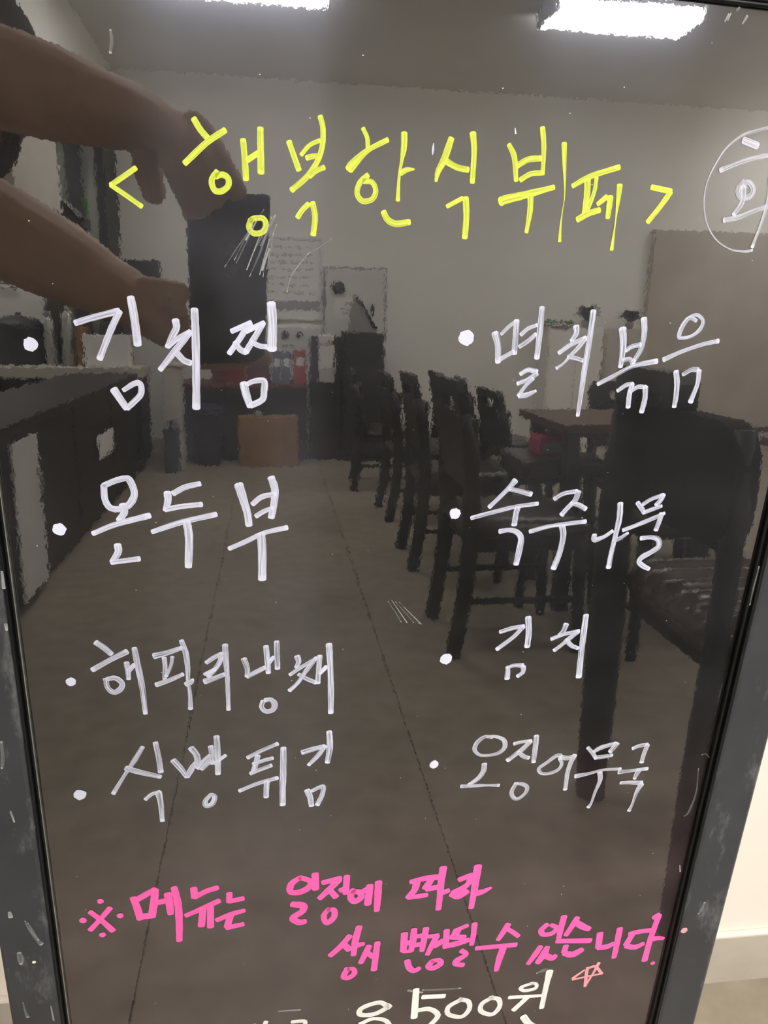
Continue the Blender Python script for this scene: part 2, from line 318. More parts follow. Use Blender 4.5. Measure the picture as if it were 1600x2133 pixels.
# ---- handwriting: strokes traced as centre lines with widths, laid on the glass plane
def strokes():
    # crop: (ox,oy,scale); each line: (ink, label, [ (crop, [glyphs]) ]) ; glyph = list of strokes "w|x,y x,y" or "x,y,w ..."
    A=(200,220,4);B=(580,220,4);C=(880,240,4);D=(1200,250,4);E_=(40,600,4);F=(300,600,4);G=(90,960,4);H=(300,960,4)
    I=(120,1300,5);J=(400,1300,5);K=(120,1500,5);L=(400,1500,5);M=(940,620,5);N=(1200,640,5);O=(920,980,5);P=(1120,1000,5)
    Q=(900,1260,4.4444);R=(880,1510,6.6667);S=(1100,1520,5.7143);T=(150,1800,4.2105);U=(580,1790,3.3333);V=(670,1900,4);W=(1000,1880,4);X=(480,1993,2.2222)
    LINES=[
    ('yellow','yellow handwritten heading between angle brackets',[
     (A,["46|330,520 230,590 125,662;44|125,662 240,740 380,840"]),
     (A,["56|815,110 870,200 930,270;52|1075,205 920,310 740,480;52|1010,550 965,620 985,700 1040,715 1100,670 1100,605 1050,575 1000,590;54|1225,285 1240,450 1250,615;50|1260,455 1350,395;58|1370,190 1372,380 1375,560;48|1290,950 1275,1020 1320,1065 1390,1050 1415,990 1390,940 1320,940 1285,960"]),
     (B,["50|88,300 130,420 170,535;48|348,90 370,180 370,300 350,400 310,490 230,600 110,705;36|345,290 260,330 190,410;46|235,435 310,420 340,440;44|380,515 310,545 260,590;46|160,930 200,870 250,820;50|285,810 305,930 290,1075"]),
     (B,["40|705,190 740,270 745,350;0|910,285,44 740,375,46 620,490,80 590,530,76;46|745,580 680,640 655,730 700,795 780,780 810,710 780,640 710,630;0|1048,230,56 1045,350,54 1025,470,30 1005,600,26 995,790,38;0|1020,560,50 1070,535,40 1130,530,18;52|875,885 910,950 980,985 1090,970"]),
     (C,["0|240,195,56 180,370,60 130,470,50 112,550,26;0|200,385,56 290,435,50 380,455,50;0|420,150,58 430,300,50 415,560,44;36|205,760 335,690;0|360,690,54 365,850,54 352,1020,50"]),
     (C,["0|720,245,40 765,350,50 780,545,40;0|1000,105,48 1010,250,46 1005,400,40 1000,490,40;48|790,420 880,370 985,360;42|815,540 900,490 1000,480;0|650,720,75 700,700,72 870,660,60 1095,600,42;0|900,660,56 895,800,48 865,975,34;0|1180,235,48 1182,400,36 1185,560,18 1182,690,9 1165,800,9 1150,920,18 1142,1050,30"]),
     (D,["0|-30,550,40 120,470,46 360,392,44;0|95,500,56 90,620,56 70,770,50;0|170,480,36 150,600,36 95,745,40;0|10,830,50 100,780,50 195,750,46;0|180,700,40 255,640,46;0|285,640,52 275,720,52 262,815,40;0|362,545,54 350,660,40 335,780,18 320,900,14 295,1080,34"]),
     (D,["46|630,560 790,595;0|785,600,50 700,720,46 595,850,42"]),
    ]),
    ('thin','thin white handwritten mark inside a circle at the right edge',[
     (D,["0|2050,380,18 2000,200,20 1850,90,22 1700,60,22 1600,65,22 1500,90,24 1380,130,22 1250,235,16 1160,370,14 1090,520,11 1065,680,12 1085,850,12 1160,990,11 1280,1075,11 1400,1095,20 1465,1085,24"]),
     (D,["56|1395,170 1510,215;0|1200,420,40 1400,340,38 1600,295,34 1800,270,34;0|1400,510,40 1350,580,50 1370,640,46 1440,640,46 1475,580,44 1440,520,40 1390,520,40;0|1390,560,60 1380,680,52 1310,790,36;0|1230,835,40 1350,810,40 1500,750,36 1600,720,44 1800,670,40;0|1612,480,30 1600,650,30 1545,850,26 1465,1060,30"]),
    ]),
    ('white','bold white handwritten menu line at upper left',[
     (E_,["@95,468,62"]),
     (E_,["0|470,290,54 600,250,54 830,190,56;0|835,195,58 760,360,56 670,590,52;0|930,80,66 960,250,68 988,470,66;0|790,845,66 840,920,62 895,1000,56;0|870,850,38 960,795,48 1010,800,50 1015,880,52 960,945,50 900,1000,50"]),
     (F,["0|262,268,62 270,330,60 235,400,54 195,490,44;0|200,485,46 280,420,46 385,365,48;0|370,380,56 270,510,56 135,680,44;0|265,530,54 330,600,52 390,625,50;0|420,180,64 430,400,66 435,700,66 436,1000,64"]),
     (F,["0|730,360,44 890,290,48;0|870,300,50 800,420,50 710,545,46;0|760,450,46 800,510,50 850,535,50;0|850,360,46 1000,290,46;0|985,305,50 930,400,52 850,530,54;0|900,450,46 960,480,46 1020,490,44;0|1060,130,76 1070,300,76 1065,510,80;0|830,795,66 850,880,66 885,985,54;0|860,800,40 920,775,44 1000,775,50 1000,860,56 985,930,52 890,980,50"]),
    ]),
    ('white','white handwritten menu line second from top at left',[
     (G,["@135,570,58"]),
     (G,["0|505,205,52 515,320,54 560,390,54 640,400,54 720,360,60 760,270,56 720,160,56 680,145,50 600,165,50 505,205,50;0|665,365,62 675,430,60 630,495,50;0|415,605,44 600,530,50 885,455,54;0|620,700,60 625,760,56 575,840,46;0|570,845,44 680,830,44 800,815,48"]),
     (G,["0|1085,270,50 1180,220,50 1305,190,46;0|1035,265,62 1040,330,58 1020,410,46;0|1020,405,46 1150,380,46 1320,362,46;0|910,590,42 1150,510,48 1440,445,46;0|1195,505,66 1215,640,66 1210,880,58"]),
     (H,["0|790,200,78 830,330,66 860,430,60 875,535,56;0|1060,140,60 1090,240,62 1080,370,58 1060,470,54;0|905,360,44 980,300,46 1090,275,40;0|935,460,44 990,425,42 1070,390,36;0|710,730,40 850,670,42 1000,600,40 1190,555,46;0|975,610,66 985,750,66 985,985,64"]),
    ]),
    ('mid','white handwritten menu line third from top at left',[
     (I,["@140,600,54"]),
     (I,["0|400,190,64 490,250,64 560,310,54;0|720,285,62 550,370,56 365,475,58;0|500,570,56 520,660,52 590,710,56 660,670,60 670,610,54 600,560,54 520,570,50;0|718,400,54 735,500,52 740,570,44;0|745,480,50 800,420,48;0|800,250,54 830,400,60 880,650,56 915,930,44"]),
     (I,["0|1010,330,74 1130,300,60 1300,245,52;0|1110,350,48 1120,440,44 1115,570,40;0|1195,340,40 1180,430,34 1130,540,40;0|1030,630,56 1170,580,52 1305,520,46;0|1290,170,46 1335,300,56 1355,450,50 1360,580,40 1380,720,40 1385,880,48;0|1340,625,60 1390,600,56 1410,570,24"]),
     (J,["0|150,400,46 230,345,50 310,305,44;0|310,300,50 280,410,52 170,545,50;0|130,520,40 240,470,44;0|135,595,66 240,560,56 340,520,50;0|345,215,58 355,400,56 370,600,44 380,890,42"]),
     (J,["0|540,360,58 575,460,52 575,540,50;0|575,545,46 660,500,52 760,450,50;0|770,230,54 785,370,56 795,505,50;0|800,400,44 850,340,40;0|882,180,52 885,310,56 890,460,54;0|740,800,50 725,860,50 770,905,52 840,890,56 860,830,60 820,785,50 760,790,50"]),
     (J,["0|1095,335,60 1110,390,50 1085,450,40;0|1020,525,40 1130,450,40 1300,350,40;0|1290,350,44 1190,480,46 1100,610,40 1015,690,46;0|1110,520,40 1200,570,46 1290,605,48;0|1330,330,54 1320,470,50 1310,610,50;0|1330,510,44 1400,440,44;0|1425,210,66 1440,450,62 1445,700,60 1445,920,54"]),
    ]),
    ('mid','white handwritten menu line fourth from top at left',[
     (K,["@235,775,68"]),
     (K,["0|885,280,44 800,420,50 700,570,36 580,765,44;0|715,500,60 850,540,60 1070,590,48;0|1020,235,54 1055,390,54 1075,540,54;0|915,825,40 980,770,42 1060,745,42;0|1050,750,64 1075,870,50 1092,1050,44"]),
     (L,["0|-195,420,62 -120,500,58 -55,590,46;0|-50,590,46 0,500,60 40,440,40;0|-10,290,60 50,370,60 65,490,56;0|60,500,50 130,420,50 190,370,50;0|195,275,56 210,370,56 215,440,54;0|100,510,44 170,440,56 220,440,50;0|255,170,58 268,350,62 270,560,52;0|235,450,40 350,365,36;0|200,770,40 140,840,50 150,890,54 210,870,54 235,800,50 200,770,40"]),
     (L,["0|580,390,44 720,320,44 890,245,46;0|685,370,54 670,430,50 640,540,54;0|640,455,46 740,420,44 840,395,40;0|610,555,44 720,510,44 825,470,44;0|495,735,44 680,660,44 890,600,44;0|780,640,54 775,720,52 772,800,50;0|952,290,58 952,500,62 945,700,58 945,880,56"]),
     (L,["0|1150,335,54 1260,300,54 1380,270,46;0|1385,270,44 1310,370,46 1215,465,40;0|1428,120,56 1435,280,60 1410,440,48;0|1200,730,60 1230,800,54 1245,890,50;0|1250,735,40 1320,700,44 1370,690,44 1355,780,50 1305,880,48"]),
    ]),
    ('mid','white handwritten menu line at upper right',[
     (M,["@158,418,80"]),
     (M,["0|455,370,76 485,500,64 485,670,60;0|520,380,36 600,300,40 680,245,40;0|680,240,60 670,380,62 655,580,60;0|510,640,50 580,600,46 650,560,44;0|725,385,42 800,320,42 890,285,38;0|710,510,44 800,450,46 880,380,44;0|945,105,62 925,330,66 890,630,56;0|720,795,44 800,752,48 890,770,52;0|890,790,56 800,850,50 690,895,42;0|850,840,44 770,920,40 700,1020,44;0|705,1025,46 790,1010,54 880,970,28"]),
     (M,["0|1300,300,66 1300,370,58 1250,450,44;0|1120,575,44 1240,490,48 1400,415,44;0|1390,425,54 1320,520,46 1250,590,40 1170,680,26 1095,735,36;0|1215,615,44 1290,630,44 1370,655,40;0|1480,140,66 1455,330,60 1420,550,60 1385,750,60 1350,1000,54 1316,1228,40"]),
     (N,["0|485,225,84 490,350,76 480,500,60 460,620,50;0|705,120,70 710,250,60 680,420,50 600,560,46;0|520,450,44 580,410,46 670,390,48;0|490,550,44 560,540,44 590,590,50;0|225,800,42 400,710,44 600,610,44 840,560,54;0|430,870,40 520,810,44 590,800,44;0|585,800,50 555,900,54 540,1040,50;0|560,880,40 640,830,44 720,830,44;0|720,830,56 715,950,56 680,1090,54"]),
     (N,["0|1250,140,36 1180,110,44 1110,190,50 1070,290,50 1090,320,36 1200,300,36 1290,230,46 1320,140,40 1260,80,36 1190,95,30;0|910,545,52 1100,460,40 1300,390,40 1480,350,48;0|1040,670,60 1050,780,60 1040,930,54 1020,1035,50;0|1110,700,40 1200,650,44 1270,650,48;0|1280,660,56 1260,800,50 1190,985,56"]),
    ]),
    ('mid','white handwritten menu line second from top at right',[
     (O,["@138,448,58"]),
     (O,["0|765,105,66 690,190,50 600,280,46 495,380,46;0|710,190,48 800,210,50 930,245,56;0|310,495,44 550,430,44 780,375,44 1000,345,44;0|790,390,64 770,460,60 755,565,60;0|605,635,52 700,620,48 780,640,56 825,700,60 815,800,64 775,975,56"]),
     (O,["0|1175,295,46 1270,240,44 1410,215,44;0|1425,220,60 1390,310,56 1320,380,50 1250,460,56;0|1350,340,44 1430,360,50 1500,400,50;0|920,635,48 1150,575,44 1500,530,44;0|1255,580,66 1265,680,62 1230,850,58 1165,1020,60"]),
     (P,["0|590,570,50 595,620,56 690,590,40 780,530,40;0|860,245,64 850,400,62 810,580,50 770,750,52 737,910,54;0|790,620,50 850,610,44 940,550,30"]),
     (P,["0|1040,235,46 1080,290,50 1110,340,44;0|1100,250,40 1180,200,40 1290,160,42;0|1310,150,50 1280,210,52 1235,260,50;0|1110,335,44 1190,305,44 1290,270,36;0|890,520,44 1050,460,44 1220,390,44 1320,345,36;0|1290,350,56 1265,430,50 1230,520,48;0|1075,605,46 1180,595,44 1255,620,54 1260,690,56 1180,750,52 1090,800,56 1055,850,50 1100,895,50 1160,925,40"]),
    ]),
    ('mid','short white handwritten menu line third from top at right',[
     (Q,["@128,500,56"]),
     (Q,["0|630,250,36 740,215,40 850,195,36;0|845,200,44 760,290,40 600,410,40;0|890,115,54 895,250,54 880,385,50;0|700,575,40 700,620,44 695,680,48;0|700,580,36 760,560,36 840,560,44;0|845,570,44 840,620,40 790,660,36"]),
     (Q,["0|1240,180,54 1215,240,44 1180,280,40;0|1105,315,36 1220,270,36 1360,240,36;0|1350,245,46 1270,310,44 1210,360,36 1130,420,36;0|1240,320,40 1290,375,40 1350,400,34;0|1425,95,52 1405,250,52 1380,450,50 1358,665,52"]),
    ]),
    ('thin','thin white handwritten menu line at lower right',[
     (R,["@163,545,64"]),
     (R,["0|970,180,30 870,160,50 760,240,60 725,340,56 790,410,44 900,420,44 1050,390,50 1140,310,60 1130,210,56 1020,160,44 900,160,44;0|860,540,70 845,640,70 770,740,70 640,830,44;0|540,850,56 740,840,50 900,835,36 1060,835,48"]),
     (R,["0|1275,260,56 1370,235,50 1510,220,50;0|1500,225,66 1380,340,66 1180,490,62;0|1330,370,50 1400,430,60 1475,455,56;0|1581,150,70 1567,300,70 1543,512,58;0|1300,810,60 1240,920,56 1260,1000,56 1330,1020,50 1430,940,50 1450,860,54 1390,820,56 1310,810,40"]),
     (S,["0|390,305,50 330,310,50 220,390,44 130,460,44 160,515,40 260,515,40 360,470,40 400,400,40 375,340,40;0|400,330,60 480,335,60 560,310,50;0|555,300,56 510,380,54 470,500,50 455,600,46 440,710,46"]),
     (S,["0|710,210,40 770,280,44 810,340,44;0|780,260,44 870,210,56 1040,160,44;0|1060,160,56 1020,210,60 975,260,54;0|800,330,50 880,320,50 1000,300,40;0|565,550,56 700,525,40 900,475,32 1100,465,40;0|855,510,54 855,600,50 800,730,34 750,870,28 715,920,44"]),
     (S,["0|1245,220,46 1320,190,48 1420,175,48;0|1420,180,56 1380,280,52 1350,385,50;0|1080,500,56 1180,490,40 1420,460,44;0|1320,480,60 1290,530,54 1265,580,40;0|1100,630,40 1200,625,44 1350,630,56;0|1345,645,66 1290,740,44 1240,880,30 1200,960,44"]),
    ]),
    ('pink','pink handwritten note, upper of its two lines',[
     (T,["@250,322,30;@97,490,33;@422,448,31;@268,617,29;0|160,415,44 260,490,46 360,580,50;0|335,380,46 240,490,44 160,575,44"]),
     (T,["0|535,295,50 570,380,56 600,480,56;0|570,310,56 640,270,56 730,220,50;0|730,225,56 720,330,60 700,460,60;0|590,460,60 700,450,60;0|760,335,54 820,320,54;0|840,260,60 855,340,60 865,435,48;0|895,205,52 930,350,56 940,500,54 942,670,46"]),
     (T,["0|1068,210,54 1075,290,54;0|1075,290,46 1180,235,50 1275,205,48;0|1000,450,44 1150,385,50 1290,320,50;0|1150,390,50 1135,540,56;0|1215,380,54 1215,550,54"]),
     (T,["0|1380,255,50 1380,330,46;0|1380,325,44 1500,300,48;0|1270,490,44 1390,440,50 1510,405,40;0|1390,450,54 1360,550,50;0|1360,555,50 1500,525,44"]),
     (U,["0|150,125,36 90,170,44 85,225,40 150,225,44 215,190,44 220,150,36 150,125,36;0|255,100,44 258,205,44;0|95,310,44 170,320,50 165,360,44 100,405,44 140,435,44 185,430,40"]),
     (U,["0|310,160,40 430,130,40;0|420,140,44 360,200,44 285,270,36;0|350,205,36 400,260,40;0|430,215,36 460,200,36;0|475,115,40 468,235,40;0|350,340,30 315,390,36 335,440,36 385,400,40 385,350,36 340,350,30"]),
     (U,["0|520,210,40 500,260,40 530,290,44 575,260,40 560,225,40 510,225,30;0|570,230,36 640,190,40;0|635,180,44 620,310,44;0|695,155,44 690,250,44 682,355,36"]),
     (U,["0|920,155,36 1020,130,40 1120,120,44;0|960,160,46 945,210,44 900,265,40;0|900,265,30 970,255,36 1030,245,34;0|1060,140,44 1020,200,46;0|1030,205,40 1110,190,40;0|1145,55,46 1130,150,44 1118,280,36 1110,345,36;0|1120,235,40 1180,215,36"]),
     (U,["0|1255,140,36 1320,115,40 1355,105,36;0|1340,115,40 1310,175,40 1215,235,50;0|1200,240,40 1250,255,44 1310,220,40;0|1385,45,50 1365,180,44 1338,335,34;0|1350,235,44 1410,225,40 1475,195,20"]),
    ]),
    ('pink','pink handwritten note, lower of its two lines',[
     (V,["0|235,195,46 150,290,48 70,360,42;0|180,260,50 230,310,50;0|312,120,50 280,240,50 265,355,40;0|290,275,50 350,260,36;0|215,465,44 185,530,46 220,545,44 270,510,44 265,470,36 220,470,36"]),
     (V,["0|395,280,46 360,350,46 325,420,40;0|370,330,44 430,370,44;0|465,250,44 450,360,46 435,480,44"]),
     (V,["0|690,175,50 680,320,50;0|770,140,46 760,240,50 745,320,40;0|700,260,50 760,240,40;0|680,325,30 750,320,30;0|780,200,40 850,190,40;0|780,270,44 850,260,44;0|870,130,46 850,240,46 835,320,36;0|712,400,44 730,460,46 770,485,44 815,462,36"]),
     (V,["0|890,200,36 970,190,36;0|960,195,46 920,270,46 880,350,36;0|940,280,50 1010,240,50;0|1042,150,44 1035,280,44;0|920,410,44 890,450,46 930,465,44 990,430,46 980,400,40 920,405,36"]),
     (V,["0|1120,150,40 1215,110,36;0|1130,150,60 1100,210,56;0|1080,205,50 1190,210,50;0|1020,285,46 1130,260,50 1225,230,44;0|1275,95,44 1265,190,40 1250,270,34;0|1165,320,44 1205,350,36 1130,400,50 1120,430,44 1180,440,40"]),
     (V,["0|1555,100,46 1510,170,44 1470,230,36;0|1550,140,36 1600,170,36 1640,200,34;0|1290,300,40 1450,285,40 1620,270,40;0|1515,290,54 1480,390,48 1455,485,34"]),
     (W,["0|560,180,40 510,230,44 530,265,40 600,255,40 640,210,40 590,185,30;0|700,115,48 675,210,44 655,300,36;0|505,365,40 460,430,46 400,510,34;0|560,370,40 530,430,56 480,500,44;0|540,440,50 600,460,50 630,440,36"]),
     (W,["0|810,125,44 770,190,46 715,270,40;0|800,165,50 860,200,50 910,220,40;0|640,320,40 920,315,44;0|715,360,44 700,410,44;0|700,420,44 770,430,56 850,390,44"]),
     (W,["0|1000,255,48 985,370,46;0|985,375,44 1060,365,46 1110,340,40;0|1165,215,46 1140,340,44 1115,455,38"]),
     (W,["0|1245,260,40 1330,240,40 1420,230,40;0|1270,260,44 1215,350,46;0|1215,360,40 1290,370,44 1360,340,36;0|1445,125,40 1490,100,44;0|1490,105,46 1440,240,44 1410,330,44 1370,480,44;0|1420,305,44 1480,295,40 1530,298,24;@1438,503,18"]),
    ]),
    ('salmon','small pale pink hand-drawn star',[
     (W,["0|895,540,24 885,600,24 875,695,22;0|875,690,20 940,590,18 990,500,26;0|870,560,16 770,630,22;0|770,640,18 960,600,16 1015,590,18;0|1015,590,22 960,530,22 900,545,22"]),
    ]),
    ('bright','bright white handwritten price at the bottom',[
     (X,["0|-10,330,16 20,318,16;0|110,312,14 120,340,14;0|165,298,18 150,340,18;0|285,300,18 345,298,18 330,340,18"]),
     (X,["0|735,235,22 690,210,22 610,235,22 600,265,22 660,265,22 715,240,22 735,220,20;0|600,310,20 660,285,18 720,295,20 745,335,20;@745,227,5"]),
     (X,["0|860,150,26 850,280,26;0|890,185,22 990,180,22;0|850,250,22 920,240,22 960,270,22 920,320,22"]),
     (X,["0|1070,195,20 1010,230,20 1010,265,20 1070,275,20 1105,240,20 1100,205,20 1060,195,20"]),
     (X,["0|1215,185,20 1165,215,20 1160,250,20 1210,265,20 1245,230,20 1240,195,20 1200,188,20"]),
     (X,["0|1400,120,14 1345,140,16 1360,155,16 1410,145,16 1415,125,14 1390,120,12;0|1290,187,18 1440,178,14;0|1375,185,22 1310,245,22;0|1478,65,28 1460,140,22 1440,235,20;0|1355,275,28 1385,310,26 1450,340,24"]),
    ]),
    ]
    # smears, scratches (full-frame pixels): ink, strokes
    MARKS=[('faint','one of the faint wiped streaks beside the heading',["0|566,452,2 548,488,4 530,522,1;0|550,436,1 520,480,3 488,542,1;0|561,468,2 541,528,4 520,576,1;0|541,448,1 500,532,3 492,548,1;0|526,470,1 497,512,2 468,556,1;0|576,468,2 557,520,4 548,577,1;0|561,498,2 541,572,2;0|546,478,2 514,562,2;0|573,448,3 550,500,6 542,512,1;0|561,518,3 546,562,5;0|534,462,2 512,500,3;0|570,486,2 560,540,3 556,560,1"]),
    ('faint','thin curved scratch left of the white menu line',["0|645,525,1 620,555,3 605,580,2.5 598,608,2;0|690,497,1 665,515,1.6 640,530,1"]),
    ('faint','one of the short parallel scratches at the centre of the glass',["0|808,1252,1 824,1276,2 836,1296,1;0|816,1250,1 848,1297,1.6;0|824,1253,1 845,1277,1.8 862,1297,1;0|832,1254,1 855,1278,1.4 874,1299,1.2;0|842,1265,1 878,1300,1.2"]),
    ('faint','small pale tick mark at the upper left',["0|230,62,5 233,85,8 230,110,6"]),
    ('white','small white tick in the heading',["0|903,299,2 902,312,5 901,322,2;0|1073,267,2 1074,278,4"]),
    ('faint','pale smudge above the price',["0|1118,2027,3 1135,2020,8 1145,2020,2;0|880,2062,3 920,2061,5 960,2058,2;0|580,2106,2 625,2103,4;0|850,2063,5 880,2067,3"]),
    ('faint','wiped mark at the lower right',["0|1455,1600,1 1450,1650,3 1435,1690,4 1425,1700,1;0|1416,1802,2 1417,1815,3;0|1462,1572,1.5 1470,1570,2 1477,1577,1.5"]),
    ('faint','pale fingerprint right of the mirrored lamp',["0|1510,45,4 1518,30,5;0|1516,42,4 1522,28,3;0|1546,50,3 1556,34,6;0|1535,22,6 1540,16,5"]),
    ]
    return LINES, MARKS
LINES, MARKS = strokes()
def spline(pts, n=6):
    if len(pts) < 3: return pts
    P = np.array(pts); out = []
    E = np.vstack([2*P[0]-P[1], P, 2*P[-1]-P[-2]])
    for i in range(1, len(E)-2):
        p0, p1, p2, p3 = E[i-1:i+3]
        for t in np.linspace(0, 1, n, endpoint=False):
            out.append(.5*((2*p1)+(-p0+p2)*t+(2*p0-5*p1+4*p2-p3)*t*t+(-p0+3*p1-3*p2+p3)*t**3))
    return [tuple(v) for v in out]+[tuple(P[-1])]
LAYER = [0]
class Ink:
    def __init__(s): s.v = []; s.f = []; s.uv = []; s.de = []
    def quad(s, idx): s.f.append(idx)
    def ribbon(s, pts):                              # pts: (x, y, width) on the board, metres
        LAYER[0] += 1; z = .00008+(LAYER[0] % 60)*.0000035; off = random.random()*40
        P = np.array(pts); seg = np.hypot(*(P[1:, :2]-P[:-1, :2]).T)
        keep = [0]+[i+1 for i in range(len(seg)) if seg[i] > 1e-6]; P = P[keep]
        if len(P) < 2: return
        T = np.gradient(P[:, :2], axis=0); T /= np.linalg.norm(T, axis=1)[:, None]+1e-12
        w0, w1 = P[0, 2]*.42, P[-1, 2]*.42
        caps0 = [(P[0, 0]-T[0, 0]*w0*a, P[0, 1]-T[0, 1]*w0*a, P[0, 2]*c) for a, c in ((.62, .42), (.48, .72), (.22, .95))]
        caps1 = [(P[-1, 0]+T[-1, 0]*w1*a, P[-1, 1]+T[-1, 1]*w1*a, P[-1, 2]*c) for a, c in ((.22, .95), (.48, .72), (.62, .42))]
        A = np.vstack([caps0, P, caps1]); TT = np.vstack([[T[0]]*3, T, [T[-1]]*3])
        ln = np.concatenate([[0], np.cumsum(np.hypot(*(A[1:, :2]-A[:-1, :2]).T))]); tot = ln[-1]
        o = len(s.v); NV = 4
        for i in range(len(A)):
            nx, ny = -TT[i, 1], TT[i, 0]; jit = 1+random.uniform(-.045, .045)
            for k in range(NV+1):
                q = (k/NV-.5)*A[i, 2]*jit; s.v.append((A[i, 0]+nx*q, A[i, 1]+ny*q, z)); s.uv.append((ln[i]*1.0+off, k/NV+off))
                e = min(ln[i], tot-ln[i])/max(A[:, 2].mean(), 1e-5); last = ln[i] > tot*.5
                s.de.append(max(0, 1-e*1.6)*(.9 if last else .45))
        for i in range(len(A)-1):
            for k in range(NV): s.f.append((o+i*(NV+1)+k, o+i*(NV+1)+k+1, o+(i+1)*(NV+1)+k+1, o+(i+1)*(NV+1)+k))
    def blob(s, x, y, r):
        LAYER[0] += 1; z = .00008+(LAYER[0] % 60)*.0000035; o = len(s.v); n = 18
        s.v.append((x, y, z)); s.uv.append((0, 0)); s.de.append(.8)
        for k in range(n):
            a = 2*math.pi*k/n; rr = r*(1+random.uniform(-.09, .09)); s.v.append((x+rr*math.cos(a), y+rr*math.sin(a), z)); s.uv.append((rr*math.cos(a), rr*math.sin(a)/.006)); s.de.append(.45)
        for k in range(n): s.f.append((o, o+1+k, o+1+(k+1) % n))
    def build(s, name, ink, parent, label=None):
        me = bpy.data.meshes.new(name); me.from_pydata(s.v, [], s.f); me.materials.append(INK[ink])
        u = me.uv_layers.new(name='UVMap'); d = me.attributes.new('dense', 'FLOAT', 'POINT'); d.data.foreach_set('value', s.de)
        for l in me.loops: u.data[l.index].uv = s.uv[l.vertex_index]
        o = bpy.data.objects.new(name, me); COL.objects.link(o); o.parent = parent; return tag(o, label)
def draw(ink, crop, text):
    ox, oy, sc = crop
    for st in text.split(';'):
        if st[0] == '@':
            x, y, r = map(float, st[1:].split(',')); px, py = ox+x/sc, oy+y/sc
            a = board_xy(px, py); b = board_xy(px+r/sc, py); ink.blob(a[0], a[1], math.hypot(a[0]-b[0], a[1]-b[1])); continue
        w, pp = st.split('|'); pts = []
        for t in pp.split():
            c = [float(q) for q in t.split(',')]; wd = c[2] if len(c) > 2 else float(w)
            pts.append((ox+c[0]/sc, oy+c[1]/sc, wd/sc))
        out = []
        for x, y, wd in spline(pts):
            a = board_xy(x, y); b = board_xy(x+wd, y); c = board_xy(x, y+wd)
            out.append((a[0], a[1], .5*(math.hypot(a[0]-b[0], a[1]-b[1])+math.hypot(a[0]-c[0], a[1]-c[1]))))
        ink.ribbon(out)
for ink_name, label, glyphs in LINES:
    holder = None
    for crop, texts in glyphs:
        for t in texts:
            k = Ink(); draw(k, crop, t)
            if holder is None: holder = k.build('lettering', ink_name, board, label)
            else: k.build('character', ink_name, holder)
for ink_name, label, texts in MARKS:
    for st in [q for t in texts for q in t.split(';')]:
        k = Ink(); draw(k, (0, 0, 1), st); k.build('smear', ink_name, board, label)
k = Ink()                                              # dust specks, too many to count
for i in range(95):
    k.blob(random.uniform(gx0+.005, gx1-.005), random.uniform(-.52, .09), random.choice((.00013, .00016, .0002, .00027)))
tag(k.build('dust_specks', 'thin', board), 'tiny pale dust specks', kind='stuff')
FZ = .0061; FK = (DIST-FZ)/DIST                   # marks on the raised frame face
def frame_mark(name, ink, text, label=None):
    k = Ink(); draw(k, (0, 0, 1), text); k.v = [(x*FK, y*FK, z) for x, y, z in k.v]
    o = k.build(name, ink, board, label); o.location = (0, 0, FZ); return o
frame_mark('ink_stain', 'salmon', '@1425,1938,6.5', 'small pink ink stain on the right frame')
frame_mark('ink_stain', 'bright', '@71,2004,4', 'white paint dot on the left frame')
for tx in ('0|52,1918,2 60,1935,4 72,1952,5 86,1966,9', '0|58,1922,2 68,1940,5 80,1958,3', '0|20,1900,6 22,1910,9', '0|40,1985,8 43,1998,11 44,2008,5', '0|48,2088,2 53,2106,4 58,2118,6', '0|106,2095,2 112,2125,3',
           '0|1468,1880,5 1462,1893,6 1455,1903,3', '0|1581,1180,3 1570,1225,4 1562,1260,2', '0|4,1190,5 8,1225,7', '0|12,1300,7 14,1312,5', '0|3,1545,5 6,1580,7 4,1600,4', '0|22,1690,4 30,1712,3'):
    frame_mark('scuff', 'faint', tx)

